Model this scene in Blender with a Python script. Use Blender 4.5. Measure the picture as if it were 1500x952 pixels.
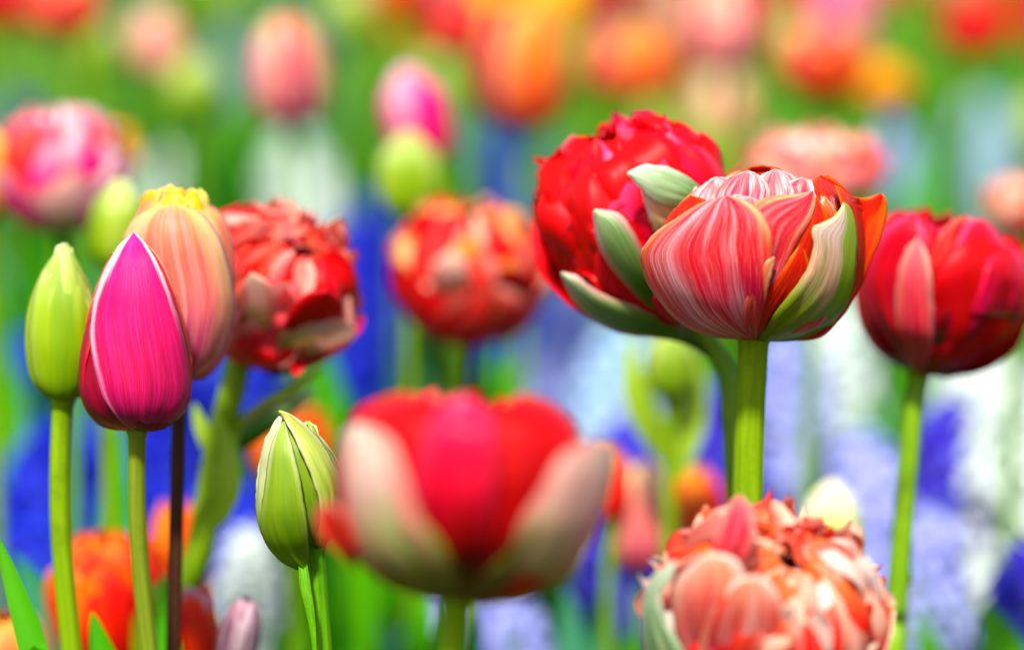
import bpy, math, random
from mathutils import Vector, Matrix, noise
R_ = math.radians
S = bpy.context.scene
for o in list(bpy.data.objects): bpy.data.objects.remove(o)

# ------------------------------------------------------------------ camera
CAM_Z, PITCH, LENS, FOCUS = 0.56, 9.65, 100.0, 0.899
cd = bpy.data.cameras.new("camera"); cam = bpy.data.objects.new("camera", cd)
S.collection.objects.link(cam); S.camera = cam
cam.location = (0, 0, CAM_Z); cam.rotation_euler = (R_(90 - PITCH), 0, 0)
cd.lens = LENS; cd.sensor_width = 36; cd.clip_start = 0.02; cd.clip_end = 400
cd.dof.use_dof = True; cd.dof.focus_distance = FOCUS; cd.dof.aperture_fstop = 3.0
# ------------------------------------------------------------------ world, sun, exposure
W = bpy.data.worlds.new("World"); S.world = W; W.use_nodes = True
nt = W.node_tree; nt.nodes.clear()
sky = nt.nodes.new('ShaderNodeTexSky'); sky.sky_type = 'NISHITA'; sky.sun_disc = False
sky.sun_elevation = R_(51); sky.sun_rotation = R_(192)
bg = nt.nodes.new('ShaderNodeBackground'); bg.inputs[1].default_value = 0.125
wo = nt.nodes.new('ShaderNodeOutputWorld')
nt.links.new(sky.outputs[0], bg.inputs[0]); nt.links.new(bg.outputs[0], wo.inputs[0])
sl = bpy.data.lights.new("sun", 'SUN'); sun = bpy.data.objects.new("sun", sl); S.collection.objects.link(sun)
sl.energy = 4.7; sl.angle = R_(5); sl.color = (1, 0.95, 0.87)
az, el = R_(192), R_(51)
sd = Vector((math.sin(az) * math.cos(el), math.cos(az) * math.cos(el), math.sin(el)))
sun.rotation_euler = sd.to_track_quat('Z', 'Y').to_euler(); sun.location = sd * 5
S.view_settings.view_transform = 'Standard'; S.view_settings.look = 'None'
S.view_settings.exposure = 0.68; S.view_settings.gamma = 1
S.render.resolution_x, S.render.resolution_y = 1024, 649
S.cycles.max_bounces = 8; S.cycles.transmission_bounces = 6

# ------------------------------------------------------------------ helpers
RX = Matrix.Rotation(R_(90 - PITCH), 3, 'X')
def at(px, py, d):
    """world point seen at photograph pixel px,py at depth d"""
    k = d * 36.0 / LENS / 1500.0
    return RX @ Vector(((px - 750) * k, -(py - 476) * k, -d)) + Vector((0, 0, CAM_Z))
def mpp(d): return d * 36.0 / LENS / 1500.0
VIVID = 1.22
def hexc(h):
    h = h.lstrip('#'); c = [int(h[i:i+2], 16) / 255 for i in (0, 2, 4)]
    c = [(x / 12.92 if x <= .04045 else ((x + .055) / 1.055) ** 2.4) for x in c]
    l = .3 * c[0] + .55 * c[1] + .15 * c[2]
    return tuple(max(.001, min(.92, l + (x - l) * VIVID)) for x in c) + (1,)
def lerp(a, b, t): return a + (b - a) * t
def curve(pts, t):
    """Catmull-Rom through pts (equal parameter)"""
    n = len(pts) - 1; x = max(0, min(.99999, t)) * n; i = int(x); f = x - i
    p0 = pts[max(i-1, 0)]; p1 = pts[i]; p2 = pts[i+1]; p3 = pts[min(i+2, n)]
    return tuple(.5 * (2*b + (c-a)*f + (2*a-5*b+4*c-d)*f*f + (3*b-a-3*c+d)*f**3) for a, b, c, d in zip(p0, p1, p2, p3))
def pl(pts, t):
    """smooth piecewise in explicit t"""
    if t <= pts[0][0]: return pts[0][1]
    for (a, x), (b, y) in zip(pts, pts[1:]):
        if t <= b:
            f = (t - a) / (b - a); return lerp(x, y, f)
    return pts[-1][1]

def empty(name, loc, label, cat, group=None):
    o = bpy.data.objects.new(name, None); S.collection.objects.link(o); o.location = loc
    o.empty_display_size = .01
    o['label'] = label; o['category'] = cat
    if group: o['group'] = group
    return o
def meshobj(name, me, parent=None, mat=None, M=None):
    o = bpy.data.objects.new(name, me); S.collection.objects.link(o)
    if parent: o.parent = parent
    if M is not None: o.matrix_basis = M
    if mat:
        if not me.materials: me.materials.append(None)
        o.material_slots[0].link = 'OBJECT'; o.material_slots[0].material = mat
    return o
def grid_mesh(name, P, uvs, nu, nv, wrap=False):
    faces = []; 
    for j in range(nv):
        for i in range(nu):
            faces.append((j*(nu+1)+i, j*(nu+1)+i+1, (j+1)*(nu+1)+i+1, (j+1)*(nu+1)+i))
    me = bpy.data.meshes.new(name); me.from_pydata(P, [], faces)
    uv = me.uv_layers.new(name="UVMap")
    for p in me.polygons:
        p.use_smooth = True
        for li, vi in zip(p.loop_indices, p.vertices): uv.data[li].uv = uvs[vi]
    return me

# ------------------------------------------------------------------ materials
class NB:
    def __init__(s, name):
        s.m = bpy.data.materials.new(name); s.m.use_nodes = True; s.t = s.m.node_tree; s.t.nodes.clear()
    def n(s, typ, **kw):
        n = s.t.nodes.new(typ)
        for k, v in kw.items(): setattr(n, k, v)
        return n
    def put(s, sock, v):
        if hasattr(v, 'is_output'): s.t.links.new(v, sock)
        elif v is not None: sock.default_value = v
    def math(s, op, a, b=None, c=None, clamp=False):
        n = s.n('ShaderNodeMath', operation=op, use_clamp=clamp)
        s.put(n.inputs[0], a); s.put(n.inputs[1], b)
        if c is not None: s.put(n.inputs[2], c)
        return n.outputs[0]
    def mix(s, f, a, b, blend='MIX'):
        n = s.n('ShaderNodeMix', data_type='RGBA', blend_type=blend, clamp_factor=True)
        s.put(n.inputs[0], f); s.put(n.inputs[6], a); s.put(n.inputs[7], b); return n.outputs[2]
    def ramp(s, f, stops, interp='LINEAR'):
        n = s.n('ShaderNodeValToRGB'); r = n.color_ramp; r.interpolation = interp
        while len(r.elements) > 1: r.elements.remove(r.elements[0])
        r.elements[0].position = stops[0][0]; r.elements[0].color = hexc(stops[0][1])
        for p, c in stops[1:]:
            e = r.elements.new(p); e.color = hexc(c)
        s.put(n.inputs[0], f); return n.outputs[0]
    def smooth(s, x, a, b, lo=0., hi=1.):
        n = s.n('ShaderNodeMapRange', interpolation_type='SMOOTHSTEP')
        s.put(n.inputs[0], x); n.inputs[1].default_value = a; n.inputs[2].default_value = b
        n.inputs[3].default_value = lo; n.inputs[4].default_value = hi; return n.outputs[0]
    def noise(s, vec, scale=1, detail=2, rough=.5):
        n = s.n('ShaderNodeTexNoise'); s.put(n.inputs['Vector'], vec)
        n.inputs['Scale'].default_value = scale; n.inputs['Detail'].default_value = detail
        n.inputs['Roughness'].default_value = rough; return n.outputs[0]
    def vec(s, x, y, z):
        n = s.n('ShaderNodeCombineXYZ'); s.put(n.inputs[0], x); s.put(n.inputs[1], y); s.put(n.inputs[2], z); return n.outputs[0]
    def shade(s, col, rough=.45, transl=.25, bump=None, bstr=.3, bdist=.0004, sheen=0., spec=.22, tint=None):
        p = s.n('ShaderNodeBsdfPrincipled'); s.put(p.inputs['Base Color'], col); s.put(p.inputs['Roughness'], rough)
        p.inputs['Specular IOR Level'].default_value = spec
        if sheen: p.inputs['Sheen Weight'].default_value = sheen; p.inputs['Sheen Roughness'].default_value = .4
        out = s.n('ShaderNodeOutputMaterial')
        nrm = None
        if bump is not None:
            b = s.n('ShaderNodeBump'); b.inputs['Strength'].default_value = bstr; b.inputs['Distance'].default_value = bdist
            s.put(b.inputs['Height'], bump); nrm = b.outputs[0]; s.put(p.inputs['Normal'], nrm)
        if transl:
            t = s.n('ShaderNodeBsdfTranslucent'); s.put(t.inputs[0], col)
            if nrm: s.put(t.inputs[1], nrm)
            m = s.n('ShaderNodeMixShader'); m.inputs[0].default_value = transl
            s.put(m.inputs[1], p.outputs[0]); s.put(m.inputs[2], t.outputs[0]); s.put(out.inputs[0], m.outputs[0])
        else: s.put(out.inputs[0], p.outputs[0])
        return s.m

def petal_mat(name, center, edge=None, e0=.45, e1=1.0, wob=.35, streak=None, st=.0, su=26, sth=.5,
              flame=None, fw=.45, ft=.8, fstr=1., fleck=None, fl=.0, asym=0., rough=.42, transl=.28, hair=.12, sheen=.0, bstr=.25):
    """center/edge: colour stops along the petal; streak: long streaks; flame: midrib blotch fading by height ft"""
    b = NB(name)
    uv = b.n('ShaderNodeUVMap').outputs[0]
    sp = b.n('ShaderNodeSeparateXYZ'); b.put(sp.inputs[0], uv); u, v = sp.outputs[0], sp.outputs[1]
    rnd = b.math('MULTIPLY', b.n('ShaderNodeObjectInfo').outputs['Random'], 50.)
    e = b.math('ABSOLUTE', b.math('MULTIPLY_ADD', u, 2., -1. - asym))
    n1 = b.noise(b.vec(b.math('MULTIPLY', u, 9.), b.math('MULTIPLY', v, 2.2), rnd), 1, 3)
    n1c = b.math('SUBTRACT', n1, .5)
    # veins lean outwards: u shifted with v
    wp = b.noise(b.vec(b.math('MULTIPLY', u, 3.), b.math('MULTIPLY', v, 3.), rnd), 1, 2)
    uw = b.math('MULTIPLY_ADD', wp, .07, u)
    ns = b.noise(b.vec(b.math('MULTIPLY', uw, float(su)), b.math('MULTIPLY', v, 1.0), rnd), 1, 3, .6)
    if st > .6:                                  # broad feathered flames broken up by hair-fine streaks
        nl = b.noise(b.vec(b.math('MULTIPLY', uw, 9.), b.math('MULTIPLY', v, 1.1), b.math('ADD', rnd, 3.)), 1, 3, .55)
        n_f = b.noise(b.vec(b.math('MULTIPLY', uw, 190.), b.math('MULTIPLY', v, 2.6), rnd), 1, 2, .6)
        ns = b.math('ADD', b.math('MULTIPLY', nl, .62), b.math('ADD', b.math('MULTIPLY', ns, .28), b.math('MULTIPLY', n_f, .22)))
        ns = b.math('SUBTRACT', ns, .06)
    nh = b.noise(b.vec(b.math('MULTIPLY', u, 120.), b.math('MULTIPLY', v, 5.), rnd), 1, 3, .6)
    vv = b.math('ADD', v, b.math('MULTIPLY', n1c, .35), clamp=True)
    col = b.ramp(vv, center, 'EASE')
    if edge:
        ec = b.ramp(vv, edge, 'EASE')
        ew = b.math('ADD', b.math('ADD', e, b.math('MULTIPLY', n1c, wob)), b.math('MULTIPLY', b.math('SUBTRACT', ns, .5), wob*1.2))
        tip = b.math('MULTIPLY', b.math('POWER', v, 4.), .35)
        f = b.smooth(b.math('ADD', ew, tip), e0, e1)
        col = b.mix(f, col, ec)
    if flame:
        fwv = b.math('DIVIDE', b.math('ADD', e, b.math('MULTIPLY', b.math('SUBTRACT', ns, .5), .7)), fw)
        fa = b.smooth(fwv, .45, 1.1, 1, 0)
        fb = b.smooth(vv, ft*.55, ft*1.1, 1, 0)
        col = b.mix(b.math('MULTIPLY', b.math('MULTIPLY', fa, fb), fstr), col, hexc(flame))
    if streak:
        zone = b.smooth(b.noise(b.vec(b.math('MULTIPLY', u, 4.), b.math('MULTIPLY', v, 1.5), b.math('ADD', rnd, 7.)), 1, 2), .36, .62, .25, 1.)
        f = b.math('MULTIPLY', b.math('MULTIPLY', b.smooth(ns, sth-.09, sth+.13), st), zone if st > .6 else 1.)
        col = b.mix(f, col, hexc(streak))
    if fleck:
        nf = b.noise(b.vec(b.math('MULTIPLY', uw, 130.), b.math('MULTIPLY', v, 5.), rnd), 1, 4, .7)
        f = b.math('MULTIPLY', b.smooth(nf, .5, .62), fl)
        col = b.mix(f, col, hexc(fleck))
    if hair:
        hc = b.math('MULTIPLY_ADD', b.math('SUBTRACT', nh, .5), hair*2.2, 1.)
        cc = b.n('ShaderNodeCombineColor'); [b.put(cc.inputs[i], hc) for i in range(3)]
        col = b.mix(1., col, cc.outputs[0], 'MULTIPLY')
    bm = b.math('ADD', nh, b.math('MULTIPLY', ns, 1.5))
    return b.shade(col, rough, transl, bm, bstr, .0005, sheen)

def stem_mat(name, c1, c2, transl=.08, rough=.42):
    b = NB(name)
    uv = b.n('ShaderNodeUVMap').outputs[0]
    sp = b.n('ShaderNodeSeparateXYZ'); b.put(sp.inputs[0], uv)
    n = b.noise(b.vec(b.math('MULTIPLY', sp.outputs[0], 14.), b.math('MULTIPLY', sp.outputs[1], 6.), 0.), 1, 3)
    tc = b.n('ShaderNodeTexCoord').outputs['Object']
    n2 = b.noise(tc, 900, 3, .7)
    n3 = b.noise(tc, 55, 4, .7)
    f = b.math('ADD', b.smooth(n, .3, .7), b.math('MULTIPLY', b.math('SUBTRACT', n2, .5), .8), clamp=True)
    col = b.mix(f, hexc(c1), hexc(c2))
    dk = tuple(x * .45 for x in hexc(c1)[:3]) + (1,)
    col = b.mix(b.smooth(n3, .5, .8, 0, .6), col, dk)
    return b.shade(col, rough, transl, b.math('ADD', n, b.math('MULTIPLY', n2, .4)), .25, .0004)

def leaf_mat(name, c1, c2, transl=.35):
    b = NB(name)
    uv = b.n('ShaderNodeUVMap').outputs[0]
    sp = b.n('ShaderNodeSeparateXYZ'); b.put(sp.inputs[0], uv)
    rnd = b.n('ShaderNodeObjectInfo').outputs['Random']
    n = b.noise(b.vec(b.math('MULTIPLY', sp.outputs[0], 30.), b.math('MULTIPLY', sp.outputs[1], 2.), b.math('MULTIPLY', rnd, 9.)), 1, 3)
    tc = b.n('ShaderNodeTexCoord').outputs['Object']
    n2 = b.noise(tc, 9, 2)
    f = b.math('ADD', b.math('MULTIPLY', n, .4), b.smooth(n2, .35, .65, 0, .7), clamp=True)
    col = b.mix(f, hexc(c1), hexc(c2))
    return b.shade(col, .4, transl, n, .3, .0005)

M = {}
M['stem'] = stem_mat('stem_green', '#668a28', '#7c9e38')
M['stem_olive'] = stem_mat('stem_olive', '#6b7a34', '#7e8a3e')
M['stem_brown'] = stem_mat('stem_brown', '#3a2018', '#4a2c20', 0)
M['stem_bright'] = stem_mat('stem_bright', '#72902e', '#8aa640')
M['stem_dark'] = stem_mat('stem_dark', '#4f8420', '#6ea022')
M['leaf'] = leaf_mat('leaf_green', '#40901a', '#74b820')
M['leaf_lime'] = leaf_mat('leaf_lime', '#86a838', '#b0c860')
M['leaf_blue'] = leaf_mat('leaf_blue', '#2f7a52', '#63a07c')
M['leaf_gap_shade'] = leaf_mat('leaf_gap_shade', '#173d0e', '#265c16', .2)  # darkened leaf green, paints the shade of gaps between leaves
M['leaf_deep'] = leaf_mat('leaf_deep', '#2c6c1c', '#3f8c20')
P = lambda k, *a, **kw: M.__setitem__(k, petal_mat('petal_' + k, *a, **kw))  # dark petal bases: own deep tone, with shade painted in for contrast
P('magenta', [(0, '#50062c'), (.05, '#78063a'), (.3, '#b80050'), (.6, '#d80066'), (.88, '#dc1474'), (1, '#e04a90')],
  [(0, '#8c1038'), (.25, '#e07898'), (.6, '#f6bcc8'), (1, '#fbe4dc')], .87, 1.04, .2, asym=.05, streak='#ec4c98', st=.3, su=60, sth=.56, fleck='#f070b0', fl=.14, hair=.2, transl=.15, rough=.46, bstr=.35)  # pale rim, widened at left to paint the light's sheen into the colour
P('rim_orange', [(0, '#700828'), (.4, '#b81440'), (1, '#e04850')], [(0, '#a01838'), (.4, '#e06030'), (1, '#f8b090')], .7, .95, .1, hair=.1, transl=.2, bstr=.12)
P('magenta_dark', [(0, '#e0d890'), (.04, '#8c2c3c'), (.08, '#600828'), (.4, '#900634'), (.8, '#b0083c'), (1, '#d84a50')],
  [(0, '#8c1030'), (.4, '#c83c40'), (1, '#f08868')], .88, 1.05, .12, hair=.1, transl=.12, bstr=.12)
P('peach', [(0, '#a03060'), (.25, '#d8607c'), (.55, '#ee7a6c'), (.85, '#f69068'), (1, '#f8c070')],
  [(0, '#c85a50'), (.3, '#f4a880'), (.7, '#fcd09a'), (1, '#fbd480')], .5, .95, .25, streak='#f6b0a8', st=.5, su=18, fleck='#c23a66', fl=.35, hair=.14)
P('yellow', [(0, '#c8b040'), (.6, '#eec048'), (1, '#f4c020')], [(0, '#e8a050'), (1, '#fbe08a')], .3, .9, streak='#f29a50', st=.5, hair=.1)
P('bud', [(0, '#54801e'), (.12, '#789c2c'), (.5, '#a2b848'), (1, '#d2dc90')], [(0, '#7c9c34'), (.5, '#b8c868'), (1, '#e4e8b0')], .5, 1, .2,
  flame='#6c9430', fw=.4, ft=1., fstr=.6, streak='#88a840', st=.4, su=16, hair=.1)
P('bud_green', [(0, '#4f7020'), (.2, '#6c8c30'), (.6, '#86a044'), (1, '#a4b860')], [(0, '#647c30'), (.5, '#a0b45c'), (1, '#d8d8a8')], .7, 1, .12,
  streak='#5c7c28', st=.22, su=12, hair=.08, bstr=.12)
P('bud_pale', [(0, '#6c8430'), (.35, '#9cac54'), (.7, '#b8c070'), (1, '#ccc870')], [(0, '#a04828'), (.3, '#c8c494'), (1, '#e8e2b8')], .75, 1, .12,
  streak='#8ca048', st=.22, su=12, hair=.08, bstr=.12)
P('bud_rim', [(0, '#8aa04a'), (.5, '#ccd0a0'), (1, '#e2e0b0')], [(0, '#a0b060'), (1, '#e8e6c0')], .4, 1, hair=.08)
P('bud_cream', [(0, '#9fb84a'), (.4, '#d4dc8c'), (1, '#f4f0cc')], [(0, '#bccc70'), (1, '#f8f4dc')], .4, 1, hair=.06)
# flamed double tulip
P('flamed', [(0, '#900838'), (.25, '#bc0448'), (.6, '#d0043c'), (1, '#dc3048')], [(0, '#c04040'), (.35, '#ec6c34'), (1, '#f8b888')], .72, 1.2, .9,
  streak='#fbc4c8', st=.9, su=80, sth=.52, fleck='#f4b4a8', fl=.22, hair=.3, transl=.25, bstr=.5)
P('flamed_light', [(0, '#b82048'), (.4, '#d43454'), (.8, '#e46470'), (1, '#f4a894')], [(0, '#e0604c'), (1, '#fbe4d8')], .65, 1.15, .8,
  streak='#fde4dc', st=.95, su=70, sth=.47, fleck='#c01438', fl=.3, hair=.25, transl=.25, bstr=.5)
P('flamed_cream', [(0, '#b03050'), (.3, '#d05050'), (.6, '#e87850'), (1, '#f4a070')], [(0, '#c04848'), (.5, '#ec8850'), (1, '#fbd8b0')], .55, 1, .5,
  streak='#f6b8a0', st=.75, su=100, sth=.54, fleck='#c82048', fl=.6, hair=.2, transl=.35)
P('flamed_red', [(0, '#900c14'), (.4, '#b80c14'), (1, '#d82818')], [(0, '#b02018'), (.5, '#c82808'), (1, '#ee7c30')], .7, 1.05, .5,
  streak='#ec6c20', st=.7, su=100, sth=.56, fleck='#f08838', fl=.3, hair=.2, transl=.3)
P('flamed_green', [(0, '#5c8430'), (.3, '#7c9c40'), (.55, '#e0b898'), (.85, '#f4d8cc'), (1, '#d8e0a0')], [(0, '#5c8c2c'), (.5, '#84a840'), (1, '#a8c460')], .62, .95, .5,
  asym=-.38, streak='#4f8018', st=.9, su=56, sth=.53, fleck='#b81c40', fl=.5, hair=.2)
# deep red doubles
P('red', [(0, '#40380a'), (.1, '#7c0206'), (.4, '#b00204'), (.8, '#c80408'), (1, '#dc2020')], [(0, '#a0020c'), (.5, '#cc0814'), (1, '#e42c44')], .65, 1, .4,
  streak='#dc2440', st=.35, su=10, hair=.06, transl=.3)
P('red_pale', [(0, '#900810'), (.4, '#cc0c10'), (.8, '#dc2020'), (1, '#ec6c58')], [(0, '#b01018'), (.5, '#e03c34'), (1, '#f8a898')], .62, 1.05, .4,
  streak='#f07870', st=.45, su=9, hair=.06, transl=.42)
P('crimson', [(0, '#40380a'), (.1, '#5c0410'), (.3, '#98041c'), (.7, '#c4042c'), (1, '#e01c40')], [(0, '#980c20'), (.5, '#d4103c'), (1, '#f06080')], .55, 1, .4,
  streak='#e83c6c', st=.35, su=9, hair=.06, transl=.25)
P('green_white', [(0, '#5c7c1c'), (.22, '#8ca038'), (.45, '#dcc898'), (.75, '#f6dcd0'), (1, '#f8e8dc')], [(0, '#7c9030'), (.35, '#e0c0a0'), (1, '#fbe8e0')], .5, 1, .3,
  streak='#b0b870', st=.3, su=12, hair=.08, transl=.45)
P('green_blush', [(0, '#3c6420'), (.3, '#507c30'), (.65, '#88a868'), (1, '#c8dcb0')], [(0, '#6c7c38'), (.4, '#c89080'), (1, '#f4c8c0')], .6, 1, .3,
  streak='#47702a', st=.4, su=12, hair=.1, transl=.3)
P('green_jade', [(0, '#5c9040'), (.4, '#b0cc9c'), (1, '#e4f0d8')], [(0, '#6c9848'), (.5, '#dce4cc'), (1, '#f4f0e4')], .55, 1, .2, streak='#7cac70', st=.4, su=12, hair=.08, transl=.4)
P('coral', [(0, '#b00810'), (.45, '#d81408'), (.8, '#e83018'), (1, '#f47c50')], [(0, '#d42010'), (.5, '#ee5030'), (1, '#fcd0b8')], .66, 1.1, .5,
  streak='#f89478', st=.45, su=12, sth=.54, hair=.1, transl=.36)
P('coral_pale', [(0, '#c01840'), (.25, '#d82c50'), (.5, '#ec6058'), (.8, '#f8a080'), (1, '#fcdcc4')], [(0, '#dc5048'), (.4, '#f89878'), (1, '#fdf2e6')], .6, 1.1, .6,
  streak='#fbdccc', st=.75, su=12, sth=.50, fleck='#d82050', fl=.25, hair=.12, transl=.42)  # cream edges and streaks, paled further to paint in sunlit highlights
P('orange', [(0, '#c02c10'), (.4, '#e44010'), (.8, '#f06410'), (1, '#f88c20')], [(0, '#e05818'), (1, '#fba848')], .45, 1, .4, streak='#f03018', st=.5, su=8, hair=.08, transl=.35)
P('parrot', [(0, '#c01008'), (.4, '#dc1804'), (.8, '#e83008'), (1, '#f06010')], [(0, '#dc3008'), (1, '#f88020')], .55, 1, .5, streak='#f05c10', st=.5, su=7, hair=.08, transl=.35)
P('apricot', [(0, '#a03048'), (.3, '#e4603c'), (.7, '#f89040'), (1, '#fbc860')], [(0, '#e07040'), (1, '#fbd080')], .4, 1, .4, streak='#e04878', st=.4, su=6, hair=.06, transl=.35)
P('pink', [(0, '#80083c'), (.3, '#d80868'), (.7, '#ec3c88'), (1, '#f8a8bc')], [(0, '#c03c60'), (.4, '#f288a8'), (1, '#fbd4d8')], .4, .9, .3, hair=.06, transl=.3)
P('crimson_pale', [(0, '#a01028'), (.5, '#dc2848'), (1, '#f07878')], [(0, '#c82038'), (1, '#f8b0a0')], .5, 1, .4, streak='#f49098', st=.3, su=14, hair=.08)
P('orange_coral', [(0, '#c02018'), (.4, '#e84028'), (1, '#f89050')], [(0, '#e05028'), (1, '#f8b888')], .5, 1, .4, hair=.05)
P('red_deep', [(0, '#500004'), (.4, '#900004'), (1, '#c80808')], [(0, '#800008'), (1, '#d01010')], .7, 1, .4, hair=.05)
P('wine', [(0, '#280824'), (.3, '#90104c'), (.7, '#d42454'), (1, '#e84040')], [(0, '#380828'), (1, '#e86858')], .6, 1.1, .3, hair=.06)
P('red_sat', [(0, '#700004'), (.5, '#a80008'), (1, '#c80c14')], [(0, '#90000c'), (1, '#e42840')], .6, 1.05, .5, streak='#e01838', st=.4, su=12, hair=.1, transl=.25, rough=.34)
P('hotpink', [(0, '#304008'), (.12, '#500010'), (.3, '#a00028'), (.5, '#d40044'), (.8, '#e40c58'), (1, '#f07488')], [(0, '#800010'), (1, '#f05068')], .6, 1.1, .3, hair=.06)
P('pale_green', [(0, '#4c6c10'), (.2, '#7c9434'), (.42, '#ccd090'), (.65, '#fbdccc'), (1, '#fdf2e0')], [(0, '#5c8020'), (.28, '#98a84c'), (.5, '#f4908c'), (.8, '#fbb4a8'), (1, '#fdf0d8')], .45, 1.05, .5, streak='#f0a090', st=.5, su=8, hair=.06, transl=.5)
P('rose', [(0, '#8c1048'), (.4, '#e02c6c'), (.8, '#ee78a0'), (1, '#f8b8cc')], [(0, '#c84870'), (1, '#fbdce4')], .4, 1, .4, streak='#f8a0c0', st=.4, su=7, hair=.06)
P('blush', [(0, '#400c28'), (.2, '#a83058'), (.5, '#ec8880'), (1, '#fbc898')], [(0, '#902850'), (.4, '#f8c0a8'), (1, '#fde4c4')], .3, .9, .3, streak='#e05078', st=.3, su=6, hair=.06)
P('golden', [(0, '#a08c20'), (.5, '#f0b020'), (1, '#f8c830')], [(0, '#d89020'), (1, '#fbd860')], .4, 1, .4, streak='#f08830', st=.4, su=7, hair=.06)
P('mauve', [(0, '#3c2c30'), (.5, '#6c4454'), (1, '#b88894')], [(0, '#6c5c5c'), (1, '#dcc4cc')], .5, 1, .5, streak='#d0b4bc', st=.5, su=10, hair=.15)

def floret_mat(name, c1, c2, mid):
    b = NB(name)
    uv = b.n('ShaderNodeUVMap').outputs[0]
    sp = b.n('ShaderNodeSeparateXYZ'); b.put(sp.inputs[0], uv); u, v = sp.outputs[0], sp.outputs[1]
    tc = b.n('ShaderNodeTexCoord').outputs['Object']
    n = b.noise(tc, 70, 2)
    col = b.mix(b.smooth(n, .35, .65), hexc(c1), hexc(c2))
    e = b.math('ABSOLUTE', b.math('MULTIPLY_ADD', u, 2., -1.))
    col = b.mix(b.smooth(e, .1, .5, .55, 0), col, hexc(mid))
    return b.shade(col, .45, .3, None, sheen=.1)
M['hy_blue'] = floret_mat('floret_blue', '#1a22a4', '#3a48dc', '#140c78')
M['hy_violet'] = floret_mat('floret_violet', '#3c2ca4', '#5450d4', '#281880')
M['hy_lavender'] = floret_mat('floret_lavender', '#a4a8e4', '#c4c8f4', '#7c80d0')
M['hy_white'] = floret_mat('floret_white', '#dce6de', '#f2f6f4', '#ccdccc')
M['hy_ice'] = floret_mat('floret_ice', '#a8c8e0', '#cfe0f0', '#88b0d8')

# ------------------------------------------------------------------ petal geometry
WS_OVATE = [(0, .30), (.12, .62), (.3, .9), (.48, 1), (.66, .92), (.8, .72), (.9, .47), (.96, .26), (1, .04)]
WS_ROUND = [(0, .22), (.12, .5), (.3, .8), (.5, .97), (.66, 1), (.8, .97), (.9, .84), (.96, .64), (1, .36)]
WS_FAN   = [(0, .18), (.2, .48), (.45, .78), (.65, .96), (.82, 1), (.92, .92), (.97, .75), (1, .42)]
WS_POINT = [(0, .26), (.15, .66), (.35, 1), (.55, .93), (.72, .7), (.86, .4), (.95, .16), (1, .02)]
WS_LEAF  = [(0, .5), (.15, .7), (.4, 1), (.6, .88), (.8, .5), (.92, .22), (1, .02)]
def petal_mesh(prof, W, ws, rho=None, nu=14, nv=20, ruf=0., rfreq=9., crump=0., cs=60., seed=0, roll=0., notch=0., keel=0., side=0., fold=.07):
    """prof: (r,z) points from base to tip, +x is outwards; rho: cross curvature radius (None = hug the axis)"""
    rd = random.Random(seed); ph = rd.uniform(0, 6.28); ph2 = rd.uniform(0, 6.28)
    off = Vector((rd.uniform(-50, 50), rd.uniform(-50, 50), rd.uniform(-50, 50)))
    V, U = [], []
    for j in range(nv + 1):
        v = j / nv
        for i in range(nu + 1):
            u = -1 + 2 * i / nu
            ve = v - notch * v**3 * (.5 + .5 * math.cos(u * 7 + ph)) * .5
            r, z = curve(prof, ve); r2, z2 = curve(prof, min(1, ve + .01)); r1, z1 = curve(prof, max(0, ve - .01))
            t = Vector((r2 - r1, 0, z2 - z1)); t.normalize()
            nin = Vector((-t.z, 0, t.x))          # towards the axis / upwards
            w = W * pl(ws, v)
            rr = rho if rho else max(abs(r) * 1.02, W * .22)
            hor = Vector((-1, 0, 0)); nn = (nin * .45 + hor * .55); 
            if nn.length < .2: nn = nin
            nn.normalize()
            a = u * w / rr; a = max(-1.9, min(1.9, a))
            p = Vector((r, 0, z)) + Vector((0, 1, 0)) * (rr * math.sin(a)) + nn * (rr * (1 - math.cos(a)))
            amp = v ** 1.5
            ed = abs(u) ** 2
            dn = ruf * amp * (ed * math.sin(rfreq * v + ph + (1.5 if u > 0 else 0)) + .7 * v**3 * math.sin(u * rfreq * .55 + ph2))
            if crump: dn += crump * (.25 + .75 * v) * noise.noise(Vector((p.x, p.y, p.z)) * cs + off) * 1.6
            dn += fold * W * (noise.noise(Vector((u * 3.2, v * 1.3, off.x))) * 1.5) * min(1, v * 1.5)
            dn -= roll * (max(0, abs(u) - .72) / .28) ** 2 * (.3 + .7 * v)
            dn -= keel * math.exp(-(u * 5) ** 2) * (1 - v * .5)
            p += nin * dn
            p.y += side * v * v
            V.append(p); U.append(((u + 1) / 2, v))
    return grid_mesh('petal', V, U, nu, nv)

def cupprof(R, H, tip=.1, bulge=.42, shoulder=.86):
    return [(R*.10, 0), (R*.58, H*.03), (R*.90, H*.16), (R, H*bulge*.9), (R*.97, H*.58), (R*shoulder, H*.74), (R*lerp(shoulder, tip, .52), H*.9), (R*tip, H)]
def domeprof(R, H, th, s=1., sq=.78, flare=0., tipd=0.):
    """part of a squashed globe from its bottom pole up to polar angle th (degrees)"""
    out = []
    n = 8
    for k in range(n):
        f = k / (n - 1); t = R_(6 + (th - 6) * f)
        r = R * s * abs(math.sin(t)) ** sq; z = H * .5 * (1 - math.cos(t) * s)
        r += flare * f ** 3; z += tipd * f ** 4
        out.append((r, z))
    return out

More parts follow.
